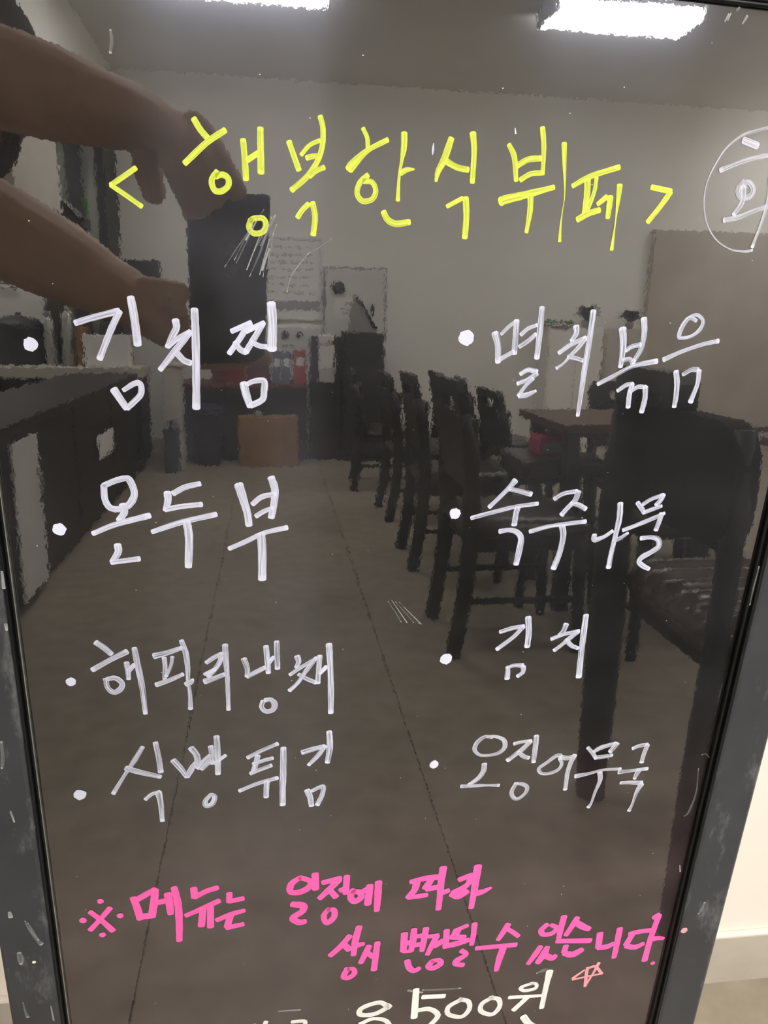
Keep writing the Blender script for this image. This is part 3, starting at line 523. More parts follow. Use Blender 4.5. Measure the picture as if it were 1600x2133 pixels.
# ------------------------------------------------------------------ dining chairs
def make_chair(label, group=None):
    t = empty('dining_chair', (0, 0, 0), 0, label, 'chair', group)
    for sx in (-1, 1):
        x = sx*.175
        MB().tube([(x, -.235, 0), (x, -.205, .2), (x, -.19, .44), (x, -.205, .68), (x, -.235, .80)], [(.024, .028), (.026, .03), (.027, .034), (.023, .028), (.02, .022)], 8).build('leg', M['black_wood'], t)
        MB().tube([(x, .19, 0), (x, .185, .2), (x, .18, .40)], [.019, .023, .025], 8).build('leg', M['black_wood'], t)
        MB().tube([(x, -.20, .19), (x, .185, .19)], .012, 8).build('stretcher', M['black_wood'], t)
    ap = MB(); ap.box((-.19, -.19, .36), (.19, .19, .415), .006).build('apron', M['black_wood'], t)
    sm = MB(); n = 30                                   # cushion with shallow cross ribs
    rows = 16; vs = []; fs = []
    for j in range(rows+1):
        y = -.215+.44*j/rows; e = min(1, (1-abs(2*j/rows-1))*4); rib = .006*(j % 2)
        hw = .215*(1-.16*(abs(2*j/rows-1)**3))
        for i in range(13):
            u = 2*i/12-1; ed = min(1, (1-abs(u))*5)
            vs.append((u*hw, y, .43+.032*min(e, ed)**.5+rib*min(e, ed)))
    for j in range(rows):
        for i in range(12): a = j*13+i; fs.append((a, a+1, a+14, a+13))
    o0 = len(vs); vs += [(v[0]*.97, v[1]*.97, .412) for v in vs[:]]
    per = [i for i in range(13)]+[j*13+12 for j in range(1, rows+1)]+[rows*13+i for i in range(11, -1, -1)]+[j*13 for j in range(rows-1, 0, -1)]
    for q in range(len(per)): a, b = per[q], per[(q+1) % len(per)]; fs.append((a, b, b+o0, a+o0))
    fs.append(tuple(i+o0 for i in reversed(per)))
    MB().add(vs, fs, True).build('seat', M['black_leather'], t)
    # back panel with a hand slot under the crest
    bk = MB(); W, zt = .19, .90
    def yb(z): return -.19-.06*max(0, (z-.44)/.46)**1.5
    outer = [(-W, .56), (W, .56), (W, .84), (W-.012, .885), (W-.05, zt), (-W+.05, zt), (-W+.012, .885), (-W, .84)]
    hole = [(-.08, .812), (.08, .812), (.086, .83), (.075, .846), (-.075, .846), (-.086, .83)]
    strips = [((-W, .56), (W, .805), 0), ((-W, .80), (-.085, .855), 0), ((.085, .80), (W, .855), 0), ((-W, .85), (W, zt), 1)]
    for (x0, z0), (x1, z1), top in strips:
        c = .03 if top else .0
        poly = [(x0, z0), (x1, z0), (x1, z1-c), (x1-c, z1), (x0+c, z1), (x0, z1-c)] if top else [(x0, z0), (x1, z0), (x1, z1), (x0, z1)]
        n = len(poly); vv = [(px, yb(pz)-.014, pz) for px, pz in poly]+[(px, yb(pz)+.014, pz) for px, pz in poly]
        bk.add(vv, [tuple(range(n-1, -1, -1)), tuple(range(n, 2*n))]+[(i, (i+1) % n, n+(i+1) % n, n+i) for i in range(n)])
    bk.build('backrest', M['black_wood'], t)
    B((-.165, yb(.68)+.012, .575), (.165, yb(.68)+.034, .785), .01).build('back_cushion', M['black_leather'], t)
    return t
ROW = 'dining chairs along the aisle'
spots = [(.85, -1.76, -1.5708, 1.0, 'black slotted-back chair at the aisle end of the brown near table', ROW),
         (.88, -2.66, -1.55, .95, 'black aisle chair, second beyond the thick-legged chair nearest the board', ROW),
         (.90, -3.55, -1.6, .89, 'black aisle chair, third beyond the thick-legged chair nearest the board', ROW),
         (.80, -4.32, -1.5, .86, 'farthest black chair along the aisle, before the dark far counter', ROW),
         (1.75, -2.62, 0, .905, 'black chair on the far side of the brown near table', 'dining chairs in the second line'),
         (1.36, -3.06, -1.6, .84, 'black chair behind the far end of the brown near table', 'dining chairs in the second line'),
         (1.42, -3.90, -1.5, .84, 'black chair in the second line, middle one from the back wall', 'dining chairs in the second line'),
         (1.42, -4.62, -1.6, .82, 'black chair in the second line, nearest to the back wall', 'dining chairs in the second line')]
chair = None
for x, y, rz, sz, lab, grp in spots:
    if chair is None: c = chair = make_chair(lab, grp)
    else: c = copy_tree(chair)
    c.location = (x, y, 0); c.rotation_euler = (0, 0, rz); c.scale = (1, 1, sz); tag(c, lab, group=grp)
# the thick-legged chair nearest the board, its back to the aisle
t = empty('dining_chair', (.95, -.58, 0), 0, 'tall thick-legged black chair with brown leather seat, nearest the board at right', 'chair')
def post(pts, wx, wy, top):
    MB().tube(pts, [(w, v) for w, v in zip(wx, wy)], 12).build('leg', M['black_wood'], t)
post([(-.185, -.222, 0), (-.187, -.218, .12), (-.188, -.216, .45), (-.190, -.216, .80), (-.190, -.21, .97)], [.034, .036, .040, .036, .02], [.034, .036, .038, .03, .018], 1)
post([(-.215, .205, 0), (-.208, .205, .3), (-.195, .207, .6), (-.19, .205, .80), (-.19, .20, .92)], [.018, .019, .020, .020, .016], [.018, .019, .020, .020, .016], 1)
for y in (-.20, .20): MB().tube([(.17, y, 0), (.165, y, .25), (.16, y, .50)], [.018, .022, .024], 10).build('leg', M['black_wood'], t)
vs = []; fs = []; NU, NV_ = 14, 40                       # ribbed leather cushion
for j in range(NV_+1):
    v = 2*j/NV_-1
    for i in range(NU+1):
        u = 2*i/NU-1; k = .86+.14*math.sqrt(max(0, 1-abs(v)**6)); du = min(1, (1-abs(u))*4.5); dv = min(1, (1-abs(v))*6)
        rib = .007*math.sin(v*math.pi*7)*min(du, dv)
        vs.append((.02+u*.195*k, v*.225*(.9+.1*math.sqrt(max(0, 1-abs(u)**6))), .548+.036*min(du, dv)**.5+rib))
for j in range(NV_):
    for i in range(NU): q = j*(NU+1)+i; fs.append((q, q+1, q+NU+2, q+NU+1))
o0 = len(vs); vs += [(x*.96, y*.96, .512) for x, y, z in vs[:]]
per = list(range(NU+1))+[j*(NU+1)+NU for j in range(1, NV_+1)]+[NV_*(NU+1)+i for i in range(NU-1, -1, -1)]+[j*(NU+1) for j in range(NV_-1, 0, -1)]
fs += [(per[q], per[(q+1) % len(per)], per[(q+1) % len(per)]+o0, per[q]+o0) for q in range(len(per))]+[tuple(i+o0 for i in reversed(per))]
MB().add(vs, fs, True).build('seat', M['brown_leather'], t)
B((-.15, -.20, .47), (.18, .20, .515), .008).build('apron', M['black_wood'], t)
MX = Matrix(((0, 0, 1, -.19), (1, 0, 0, 0), (0, 1, 0, 0), (0, 0, 0, 1)))
def arc(cx, cy, r_, a0, a1, n=6): return [(cx+r_*math.cos(math.radians(a0+(a1-a0)*i/n)), cy+r_*math.sin(math.radians(a0+(a1-a0)*i/n))) for i in range(n+1)]
poly = arc(.155, .79, .065, -90, 0)+arc(.15, .862, .07, 0, 80)+[(-.03, .93), (-.225, .93), (-.225, .725)]
MB().prism(poly, -.022, .022, MX).build('backrest', M['black_fabric'], t)
hd = MB()
for pl in ([(-.225, .925), (-.135, .925), (-.135, .995), (-.205, .995), (-.225, .98)], [(-.035, .925), (.018, .925), (.02, .975), (0, .995), (-.035, .995)], [(-.137, .955), (-.033, .955), (-.033, .995), (-.137, .995)]):
    hd.prism(pl, -.022, .022, MX)
hd.build('handle_rail', M['black_wood'], t)

def make_stool(x, y, label):
    t = empty('stool', (x, y, 0), 0, label, 'stool')
    for sx in (-1, 1):
        for sy in (-1, 1): MB().tube([(sx*.165, sy*.165, 0), (sx*.13, sy*.13, .42)], [.018, .022], 8).build('leg', M['black_wood'], t)
    MB().tube([(-.15, -.15, .16), (-.15, .15, .16)], .01, 6).build('stretcher', M['black_wood'], t)
    MB().tube([(.15, -.15, .16), (.15, .15, .16)], .01, 6).build('stretcher', M['black_wood'], t)
    B((-.18, -.18, .41), (.18, .18, .49), .03).build('seat', M['black_leather'], t); return t
make_stool(1.36, -1.66, 'black square stool before the near brown table')

# ------------------------------------------------------------------ tables
def make_table(x0, x1, y0, y1, label, zs=1.0):
    t = empty('dining_table', ((x0+x1)/2, (y0+y1)/2, 0), 0, label, 'table', 'dining tables'); w, h = (x1-x0)/2, (y1-y0)/2
    B((-w, -h, .70), (w, h, .73), .004).build('tabletop', M['table'], t)
    a = MB()
    for p, q in (((-w+.04, -h+.04, .675), (w-.04, -h+.06, .70)), ((-w+.04, h-.06, .675), (w-.04, h-.04, .70)), ((-w+.04, -h+.06, .675), (-w+.06, h-.06, .70)), ((w-.06, -h+.06, .675), (w-.04, h-.06, .70))): a.box(p, q)
    a.build('apron', M['black_wood'], t)
    for sx in (-1, 1):
        for sy in (-1, 1):
            cx, cy = sx*(w-.065), sy*(h-.065); B((cx-.027, cy-.027, 0), (cx+.027, cy+.027, .70), .003).build('leg', M['black_wood'], t)
    t.scale = (1, 1, zs)
make_table(1.06, 1.72, -2.40, -1.90, 'brown wooden dining table behind the near stools')
make_table(1.64, 2.70, -1.62, -1.10, 'brown wooden dining table at the right edge of the reflection')
make_table(2.0, 2.30, -2.78, -2.50, 'small low side table seen under the back of the near chair', .88)

# bag seen beneath the near table
x0, x1, z0, z1 = rect(1122, 905, 1205, 950, -2.10)
t = empty('tote_bag', ((x0+x1)/2, -2.16, z0), 0, 'pink-red bag with a pale strip, on a stool behind the brown near table', 'bag')
w, hh = (x1-x0)/2, min(z1, .655)-z0
B((-w, -.06, 0), (w, .06, hh), .012).build('bag_body', M['pink_red'], t)
B((-w*.75, .058, .012), (w*.75, .064, .05)).build('pale_strip', M['grey'], t)
MB().tube([(-w*.5, 0, hh-.005), (-w*.4, 0, hh+.012), (w*.4, 0, hh+.012), (w*.5, 0, hh-.005)], .006, 6).build('strap', M['maroon'], t)
st = empty('stool', ((x0+x1)/2, -2.16, 0), 0, 'black stool carrying the pink-red bag', 'stool')
for sx in (-1, 1):
    for sy in (-1, 1): MB().tube([(sx*.15, sy*.15, 0), (sx*.12, sy*.12, z0-.06)], .018, 8).build('leg', M['black_wood'], st)
B((-.17, -.16, z0-.07), (.17, .16, z0), .02).build('seat', M['black_leather'], st)

# ------------------------------------------------------------------ kitchen side
t = empty('counter_unit', (-.88, -3.0, 0), 0, 'long dark kitchen counter running along the left of the aisle', 'cabinet')
for i, (a, b) in enumerate(((1.75, .82), (.81, -.02), (-.03, -.86), (-.87, -1.74))):
    B((-.40, min(a, b), .06), (0, max(a, b)-.006, .665), .003).build('cabinet_panel', M['dark'], t)
B((-.42, -1.75, .665), (.012, 1.76, .70), .004).build('worktop', M['dark'], t)
B((-.38, -1.74, 0), (-.03, 1.75, .06)).build('plinth', M['black'], t)
y0, y1 = .77, .90
tag(B((.002, .60, .045), (.014, .905, .63), .003).build('pale_door', M['white'], t), 'narrow pale cabinet door')
MB().tube([(.02, .64, .36), (.028, .64, .40), (.028, .64, .46), (.02, .64, .50)], .005, 6).build('handle', M['steel'], t)
p = at_y(212, 900, -3.3)
tag(B((.013, -.82, .335), (.017, -.42, .465), .001).build('notice_sheet', M['paper'], t), 'pale paper sheet taped on the counter front')

t = empty('prep_bench', (-1.5, -5.05, 0), 0, 'back bench with thick cream worktop across the end of the kitchen', 'cabinet')
B((-.75, -.22, .655), (.65, .25, .735), .006).build('worktop', M['offwhite'], t)
B((-.73, -.20, .05), (.63, .20, .655)).build('cabinet_body', M['dark'], t)
for a, b in ((-.72, -.28), (-.27, .17), (.18, .62)): B((a, .20, .07), (b, .215, .64), .003).build('door', M['dark'], t)

def block(name, px0, py0, px1, py1, y, depth, m, label, cat, bev=.008, group=None, base=None):
    x0, x1, z0, z1 = rect(px0, py0, px1, py1, y)
    if base is not None: z0 = base
    t = empty(name, ((x0+x1)/2, y-depth/2, z0), 0, label, cat, group)
    return t, (x1-x0)/2, depth/2, z1-z0
BT = .736
t, w, d, h = block('stock_pot', -30, 655, 84, 765, -4.95, .28, 'dark', 'dark round stock pot on the cream back bench', 'pot', base=BT)
MB().lathe((0, 0, 0), [(w*.86, 0), (w*.95, .02), (w*.95, h*.72), (w, h*.76)], 24).build('pot_body', M['dark_grey'], t)
MB().lathe((0, 0, h*.76), [(w, 0), (w*.9, .03), (w*.4, h*.2), (.03, h*.22)], 24).build('pot_lid', M['dark_grey'], t)
MB().lathe((0, 0, h*.97), [(.02, 0), (.025, .02), (.01, .03)], 12).build('lid_knob', M['black'], t)
t, w, d, h = block('chest_freezer', -60, 572, 92, 700, -5.35, .40, 'white', 'pale grey appliance behind the dark stock pot', 'appliance', base=0)
B((-w, -d, 0), (w, d, h-.06), .015).build('body', M['white'], t); B((-w-.01, -d, h-.058), (w+.01, d+.01, h), .015).build('lid', M['white'], t)
MB().tube([(-.08, d+.02, h-.09), (.08, d+.02, h-.09)], .008, 8).build('handle', M['steel'], t)
for i, (a, b, hgt) in enumerate(((88, 112, 655), (126, 152, 645))):
    t, w, d, h = block('steel_canister', a, hgt, b, 765, -4.97, .10, 'steel', ('tall steel canister on the bench beside the dark pot', 'tall steel canister on the bench beside the wooden board')[i], 'canister', base=BT)
    MB().lathe((0, 0, 0), [(w, 0), (w*1.02, .01), (w, h-.05), (w*.7, h-.02), (w*.3, h)], 16).build('canister_body', M['steel'], t)
    MB().lathe((0, 0, h-.012), [(.02, 0), (.02, .03), (.008, .035)], 10).build('canister_cap', M['grey'], t)
t, w, d, h = block('chopping_board', 162, 680, 172, 765, -4.93, .22, 'wood', 'orange wooden board on edge on the cream bench', 'board', base=BT)
B((-w, -d, 0), (w, d, h), .006).build('board_slab', M['wood_edge'], t)
MB().tube([(0, d-.03, h), (0, d-.03, h+.03), (0, d-.08, h+.03), (0, d-.08, h)], .006, 6).build('handle', M['wood_edge'], t)
t, w, d, h = block('paper_carton', 174, 698, 268, 765, -4.88, .15, 'paper', 'white carton on the cream bench left of the aisle', 'box', base=BT)
B((-w, -d, 0), (w, d, h), .004).build('carton_body', M['paper'], t)
B((-w, -.003, h), (w, .003, h+.003)).build('tape', M['grey'], t)
t, w, d, h = block('rice_cooker', 204, 640, 268, 700, -5.10, .16, 'black', 'dark appliance behind the white carton on the bench', 'appliance', base=BT)
B((-w, -d, 0), (w, d, h*.8), .04).build('body', M['dark_grey'], t); B((-w*.96, -d*.96, h*.78), (w*.96, d*.96, h), .03).build('lid', M['black'], t)
B((-.04, d-.002, h*.3), (.04, d+.004, h*.5), .002).build('display', M['grey'], t)
# tall display fridge with dark posts
x0, x1 = -1.47, -1.10
t = empty('display_fridge', ((x0+x1)/2, -5.54, 0), 0, 'tall dark-framed display fridge behind the cream bench', 'fridge'); w = (x1-x0)/2; xc = (x0+x1)/2
B((-w, -.22, .0), (w, .20, 2.3), .004).build('cabinet_body', M['dark'], t)
for a, b in ((-1.47, -1.44), (-1.362, -1.257), (-1.165, -1.10)): B((a-xc, .20, .1), (b-xc, .24, 2.28), .004).build('post', M['dark_grey'], t)
for a, b, m in ((-1.44, -1.362, 'glass_green'), (-1.257, -1.165, 'glass_dark')): B((a-xc, .202, .1), (b-xc, .215, 2.28)).build('glass_door', M[m], t)
x, z = at_y(172, 428, -5.28)[[0, 2]]
tag(B((x-xc-.02, .215, z-.05), (x-xc+.02, .221, z+.05), .001).build('sticker', M['leaf'], t), 'small green sticker')
# black tilted hood / lidded wall box
t = empty('wall_hood', (*at_y(125, 440, -4.75)[:2], float(at_y(125, 475, -4.75)[2])), 0, 'small black angled hood above the bench, by the arm', 'hood')
MB().prism([(-.16, .24), (-.12, .25), (-.05, .24), (.16, .05), (.16, .0), (-.16, .0)], -.1, .1, Matrix.Rotation(math.pi/2, 4, 'X')).build('hood_body', M['black'], t)
MB().tube([(-.04, .105, .235), (.15, .105, .06)], .008, 6).build('steel_edge', M['steel'], t)
B((-.16, -.02, .25), (-.14, .02, .9)).build('hanger', M['dark_grey'], t)
# black box on the back wall
x0, x1, z0, z1 = rect(238, 541, 331, 600, YF+.14)
t = empty('wall_speaker', ((x0+x1)/2, YF+.07, z0), 0, 'black box speaker fixed on the back wall behind the lower forearm', 'speaker')
B(((x0-x1)/2, -.07, 0), ((x1-x0)/2, .06, z1-z0), .01).build('speaker_body', M['black'], t)
B(((x0-x1)/2+.02, .058, .015), ((x1-x0)/2-.02, .068, z1-z0-.015), .004).build('grille', M['dark_grey'], t)

# ------------------------------------------------------------------ far counter and its things
x0, x1, z0, z1 = rect(378, 800, 640, 955, -5.3)
CT = z1
t = empty('far_counter', ((x0+x1)/2, -5.5, 0), 0, 'low dark counter with a brown top against the back wall', 'cabinet'); w = (x1-x0)/2
B((-w-.01, -.28, CT-.03), (w+.01, .21, CT), .004).build('worktop', M['brown'], t)
B((-w, -.28, 0), (w, .19, CT-.03)).build('cabinet_body', M['dark'], t)
for i in range(3): B((-w+.01+i*2*w/3, .19, .04), (-w-.0+(i+1)*2*w/3, .203, CT-.045), .003).build('door', M['dark'], t)
items = [('red_box', 465, 765, 511, 800, -5.38, 'maroon', 'small dark red box on the far counter', 'box'),
         ('brown_carton', 513, 736, 563, 800, -5.40, 'brown', 'brown carton on the far counter between the red box and blue folder', 'box'),
         ('brown_carton', 440, 740, 464, 800, -5.42, 'brown', 'narrow brown carton at the left of the red box', 'box'),
         ('blue_folder', 567, 733, 586, 800, -5.36, 'blue', 'blue-grey box file on the far counter, left one of the pair', 'folder'),
         ('blue_folder', 588, 734, 606, 800, -5.36, 'blue', 'blue-grey box file next to the red file on the far counter', 'folder'),
         ('red_folder', 612, 730, 638, 800, -5.36, 'red', 'bright red box file at the right end of the far counter', 'folder')]
for name, a, b, c, d_, y, m, lab, cat in items:
    t, w, d, h = block(name, a, b, c, d_, y, .16, m, lab, cat, base=CT)
    B((-w, -d, 0), (w, d, h), .004).build('body', M[m], t)
    B((-w*.6, d, h*.55), (w*.6, d+.002, h*.8)).build('spine_label', M['paper' if cat == 'folder' else m], t)
x0, x1, z0, z1 = rect(397, 838, 468, 950, -5.15)
t = empty('waste_bin', ((x0+x1)/2, -5.17, 0), 0, 'navy blue plastic bin standing before the far counter', 'bin'); w = (x1-x0)/2
MB().lathe((0, 0, 0), [(w*.74, 0), (w*.80, .03), (w*.93, z1-.09), (w, z1-.085), (w, z1-.06)], 20).build('bin_body', M['navy'], t)
MB().lathe((0, 0, z1-.06), [(w, 0), (w*.96, .025), (w*.5, .05), (.02, .055)], 20).build('bin_lid', M['navy'], t)
x0, x1, z0, z1 = rect(497, 872, 622, 955, -5.05)
t = empty('cardboard_box', ((x0+x1)/2, -5.15, 0), 0, 'brown cardboard box on the floor right of the navy bin', 'box'); w = (x1-x0)/2
B((-w, -.1, 0), (w, .1, z1), .003).build('box_body', M['card'], t)
B((-w, -.1, z1), (w, -.004, z1+.004)).build('flap', M['card'], t); B((-w, .004, z1), (w, .1, z1+.004)).build('flap', M['card'], t)
MB().lathe((-w*.35, 0, z1+.004), [(.03, 0), (.032, .02), (.012, .045)], 12).build('crumpled_paper', M['grey'], t)
# beige side panel with green crate
x0, x1, z0, z1 = rect(340, 764, 378, 945, -4.95)
t = empty('side_cupboard', ((x0+x1)/2, -5.0, 0), 0, 'narrow beige cupboard at the far end of the dark counter', 'cabinet'); w = (x1-x0)/2
B((-w, -.2, .36), (w, .05, z1), .004).build('body', M['offwhite'], t); B((-w-.005, -.2, z1), (w+.03, .06, z1+.02), .004).build('top', M['offwhite'], t)
B((-w, -.2, 0), (-w+.03, .05, .36)).build('side', M['offwhite'], t); B((w-.03, -.2, 0), (w, .05, .36)).build('side', M['offwhite'], t)
t = empty('green_crate', ((x0+x1)/2-.005, -4.87, 0), 0, 'dark green crate in front of the narrow beige cupboard', 'crate')
B((-.05, -.06, 0), (.05, .05, .30), .008).build('crate_body', M['green'], t); B((-.055, -.065, .27), (.055, .055, .30), .004).build('rim', M['green'], t)

# ------------------------------------------------------------------ on the back wall
Yw = YF+.02
x0, x1, z0, z1 = rect(540, 498, 666, 662, Yw)
t = empty('notice_board', ((x0+x1)/2, YF, z0), 0, 'large white notice board with faint grey lines, right of the phone', 'poster'); w, h = (x1-x0)/2, z1-z0
B((-w, 0, 0), (w, .018, h)).build('sheet', M['paper'], t)
for a, b in (((-w-.02, .0, -.02), (w+.02, .028, .0)), ((-w-.02, .0, h), (w+.02, .028, h+.02)), ((-w-.02, 0, 0), (-w, .028, h)), ((w, 0, 0), (w+.02, .028, h))): B(a, b, .003).build('edge_strip', M['white'], t)
random.seed(3)
pr = MB()
for i in range(7):
    z = h*(.90-.095*i); x = -w*.75
    while x < w*.75:
        l = random.uniform(.03, .09); pr.box((x, .018, z-.008), (min(x+l, w*.8), .0188, z+.006)); x += l+random.uniform(.015, .04)
tag(pr.build('printed_lines', M['print'], t), 'faint grey printed lines', kind='stuff')
B((-w, .018, .06), (w, .019, .13)).build('printed_band', M['grey'], t)
x0, x1, z0, z1 = rect(568, 682, 668, 740, Yw)
t = empty('wall_switch_panel', ((x0+x1)/2, YF, z0), 0, 'white wall panel with two dark knobs beneath the notice board', 'panel'); w, h = (x1-x0)/2, z1-z0
B((-w, 0, 0), (w, .03, h), .004).build('panel_body', M['white'], t)
for u in (-.5, .08): MB().tube([(u*w, .03, h*.72), (u*w, .055, h*.72)], .026, 12).build('knob', M['dark_grey'], t)
B((-w*.7, .03, h*.3), (-w*.1, .032, h*.36)).build('caption_strip', M['grey'], t)
x0, x1, z0, z1 = rect(674, 557, 803, 800, Yw)
z0 = .62
t = empty('electrical_cabinet', ((x0+x1)/2, YF, z0), 0, 'pale wall cabinet door with a round black gauge and a white notice', 'cabinet'); w, h = (x1-x0)/2, z1-z0
B((-w, 0, 0), (w, .03, h), .004).build('cabinet_frame', M['grey'], t)
dr = B((-w+.015, .03, .015), (w-.015, .05, h-.015), .004).build('door', M['white'], t)
for nm, px, py, r, m in (('gauge', 704, 600, .05, 'dark_grey'),):
    x, z = at_y(px, py, Yw+.04)[[0, 2]]; MB().tube([(x-(x0+x1)/2, .05, z-z0), (x-(x0+x1)/2, .075, z-z0)], r, 20).build(nm, M[m], dr)
a0, a1, c0, c1 = rect(697, 620, 760, 666, Yw+.04)
nt_ = B((a0-(x0+x1)/2, .05, c0-z0), (a1-(x0+x1)/2, .052, c1-z0)).build('notice', M['paper'], dr)
ln = MB()
for i, (u0, u1) in enumerate(((.35, .65), (.18, .85), (.25, .8))):
    zz = c1-z0-(c1-c0)*(.3+.2*i); ln.box((a0-(x0+x1)/2+(a1-a0)*u0, .052, zz-.009), (a0-(x0+x1)/2+(a1-a0)*u1, .0525, zz+.009))
ln.build('notice_print', M['print'], dr)
x, z = at_y(777, 646, Yw+.04)[[0, 2]]; B((x-(x0+x1)/2-.012, .05, z-z0-.045), (x-(x0+x1)/2+.012, .065, z-z0+.045), .003).build('handle', M['dark_grey'], dr)
# counter-top machine with a pale front
x0, x1, z0, z1 = rect(648, 692, 713, 800, -5.3)
t = empty('drinks_machine', ((x0+x1)/2, -5.42, 0), 0, 'black floor-standing drinks machine with a pale front panel', 'machine'); w, h = (x1-x0)/2, z1
B((-w, -.15, 0), (w, .10, z0+.01), .006).build('base_cabinet', M['dark'], t)
for s in (-1, 1): B((s*w-(.055 if s > 0 else 0), -.15, z0+.01), (s*w+(.055 if s < 0 else 0), .12, z1-.03), .006).build('side_post', M['black'], t)
B((-w+.055, -.15, z0+.01), (w-.055, .10, z1-.10), .004).build('front_panel', M['paper'], t)
B((-w+.055, .10, z0+.015), (w-.055, .104, z0+.12)).build('lower_strip', M['offwhite'], t)
B((-w+.05, -.10, z1-.10), (w-.06, .10, z1-.02), .012).build('paper_tray', M['white'], t)
B((.02, .10, z1-.085), (.07, .104, z1-.06)).build('orange_tag', M['wood_edge'], t)
x0, x1, z0, z1 = rect(716, 692, 800, 800, -5.25)
t = empty('black_cabinet', ((x0+x1)/2, -5.38, 0), 0, 'black cabinet right of the drinks machine, below the wall cabinet', 'cabinet'); w = (x1-x0)/2
B((-w, -.16, 0), (w, .13, z1), .012).build('body', M['dark_grey'], t); B((-w+.02, .13, .06), (w-.02, .142, z1-.04), .004).build('door', M['dark_grey'], t)
x_, z_ = at_y(752, 690, -5.3)[[0, 2]]
t2 = empty('grey_lid', (x_, -5.34, z1), 0, 'grey lid propped up on the black cabinet', 'lid')
MB().prism([(-.10, .0), (-.06, .0), (.11, .0), (.13, .02), (-.03, .27), (-.06, .27)], -.03, .03, Matrix.Rotation(math.pi/2, 4, 'X')).build('lid_panel', M['grey'], t2)
MB().tube([(-.03, .035, .26), (.12, .035, .03)], .012, 6).build('lid_edge', M['dark_grey'], t2)

# partitions and plants at the right
x0, x1, z0, z1 = rect(1345, 482, 1640, 900, YF+.06)
tag(B((x0, YF, 0), (XR, YF+.05, z1), .004).build('partition_screen', M['panel_brown']), 'tall tan partition panel against the back wall at right', 'partition')
x0, x1, z0, z1 = rect(1138, 683, 1253, 900, YF+.30)
xm = rect(1253, 683, 1345, 900, YF+.30)[1]
PT = z1
for i, (a, b) in enumerate(((x0, x1-.004), (x1+.004, xm))):
    t = empty('low_cabinet', ((a+b)/2, YF+.16, 0), 0, ('low pale cabinet under the long green plant', 'low grey-green cabinet beside the tan partition')[i], 'cabinet'); w = (b-a)/2
    m = M['wall'] if i == 0 else M['offwhite']
    B((-w, -.15, 0), (w, .12, PT), .004).build('body', m, t); B((-w+.01, .12, .08), (-.004, .135, PT-.04), .003).build('door', m, t); B((.004, .12, .08), (w-.01, .135, PT-.04), .003).build('door', m, t)
def plant(px, py, ht, wd, n, m, label, flat=False):
    x, _, _ = at_y(px, py, YF+.18); t = empty('potted_plant', (x, YF+.18, PT), 0, label, 'plant', None)
    MB().lathe((0, 0, 0), [(.035, 0), (.05, .05), (.052, .06)] if not flat else [(.13, 0), (.14, .02), (.14, .025)], 14).build('pot', M['pot'], t)
    lf = MB(); random.seed(int(px))
    for i in range(n):
        a = random.uniform(0, 2*math.pi); r = random.uniform(.4, 1)*wd; z = .05+random.uniform(.3, 1)*ht*(1-.4*r/wd)
        if flat: bx, by = random.uniform(-.12, .12), random.uniform(-.04, .04); r = .03; z = random.uniform(.03, ht)
        else: bx = by = 0
        tip = Vector((bx+math.cos(a)*r, by+math.sin(a)*r*.6, z)); base = Vector((bx, by, .03)); mid = (tip+base)/2+Vector((0, 0, ht*.3)); s = Vector((-math.sin(a), math.cos(a), 0))*(.028 if not flat else .012)
        lf.add([base, mid-s, mid+s, tip, mid+Vector((0, 0, .006))], [(0, 1, 4), (0, 4, 2), (1, 3, 4), (4, 3, 2)])
    lf.build('leaves', m, t)['kind'] = 'stuff'
plant(1160, 680, .05, .2, 60, M['leaf'], 'low bright green trailing plant on the low pale cabinet', True)
plant(1222, 675, .19, .15, 46, M['leaf_dark'], 'dark leafy plant on the low pale cabinet')
plant(1312, 675, .15, .14, 34, M['leaf_dark'], 'smaller dark leafy plant by the tan partition')

# ------------------------------------------------------------------ phone and photographer
fwd = Vector(RW@[0, 0, 1]); dn = Vector(RW@[0, 1, 0]); rt = Vector(RW@[1, 0, 0])
PM = Matrix(((rt.x, -dn.x, -fwd.x, CAM[0]), (rt.y, -dn.y, -fwd.y, CAM[1]), (rt.z, -dn.z, -fwd.z, CAM[2]), (0, 0, 0, 1)))
t = tag(empty('smartphone', (0, 0, 0)), 'black smartphone held upright, mirrored at the left of the board', 'phone'); t.matrix_world = PM
B((-.036, -.137, .003), (.036, .024, .012), .004).build('phone_body', M['phone'], t)
B((-.033, -.134, .0118), (.033, .021, .0126), .0003).build('screen', M['lens'], t)
for x, y in ((0, -.022), (0, -.042), (.018, -.012)): MB().tube([(x, y, .0015), (x, y, .0035)], .0065, 16).build('lens_ring', M['lens'], t)

def skin_mesh(verts, radii, edges, levels=2):
    me = bpy.data.meshes.new('tmp'); me.from_pydata(verts, edges, []); o = bpy.data.objects.new('tmp', me); COL.objects.link(o)
    md = o.modifiers.new('s', 'SKIN'); md.use_smooth_shade = True
    for i, r in enumerate(radii):
        sv = me.skin_vertices[0].data[i]; sv.radius = r if isinstance(r, tuple) else (r, r); sv.use_root = (i == 0)
    sb = o.modifiers.new('b', 'SUBSURF'); sb.levels = levels; sb.render_levels = levels
    dg = bpy.context.evaluated_depsgraph_get(); ev = o.evaluated_get(dg); m2 = ev.to_mesh()
    v = [tuple(q.co) for q in m2.vertices]; f = [tuple(p.vertices) for p in m2.polygons]
    ev.to_mesh_clear(); bpy.data.objects.remove(o); bpy.data.meshes.remove(me); return v, f
def chain(pts, rad, levels=2): return skin_mesh([tuple(p) for p in pts], rad, [(i, i+1) for i in range(len(pts)-1)], levels)
def A(px, py, y): return Vector(at_y(px, py, y))

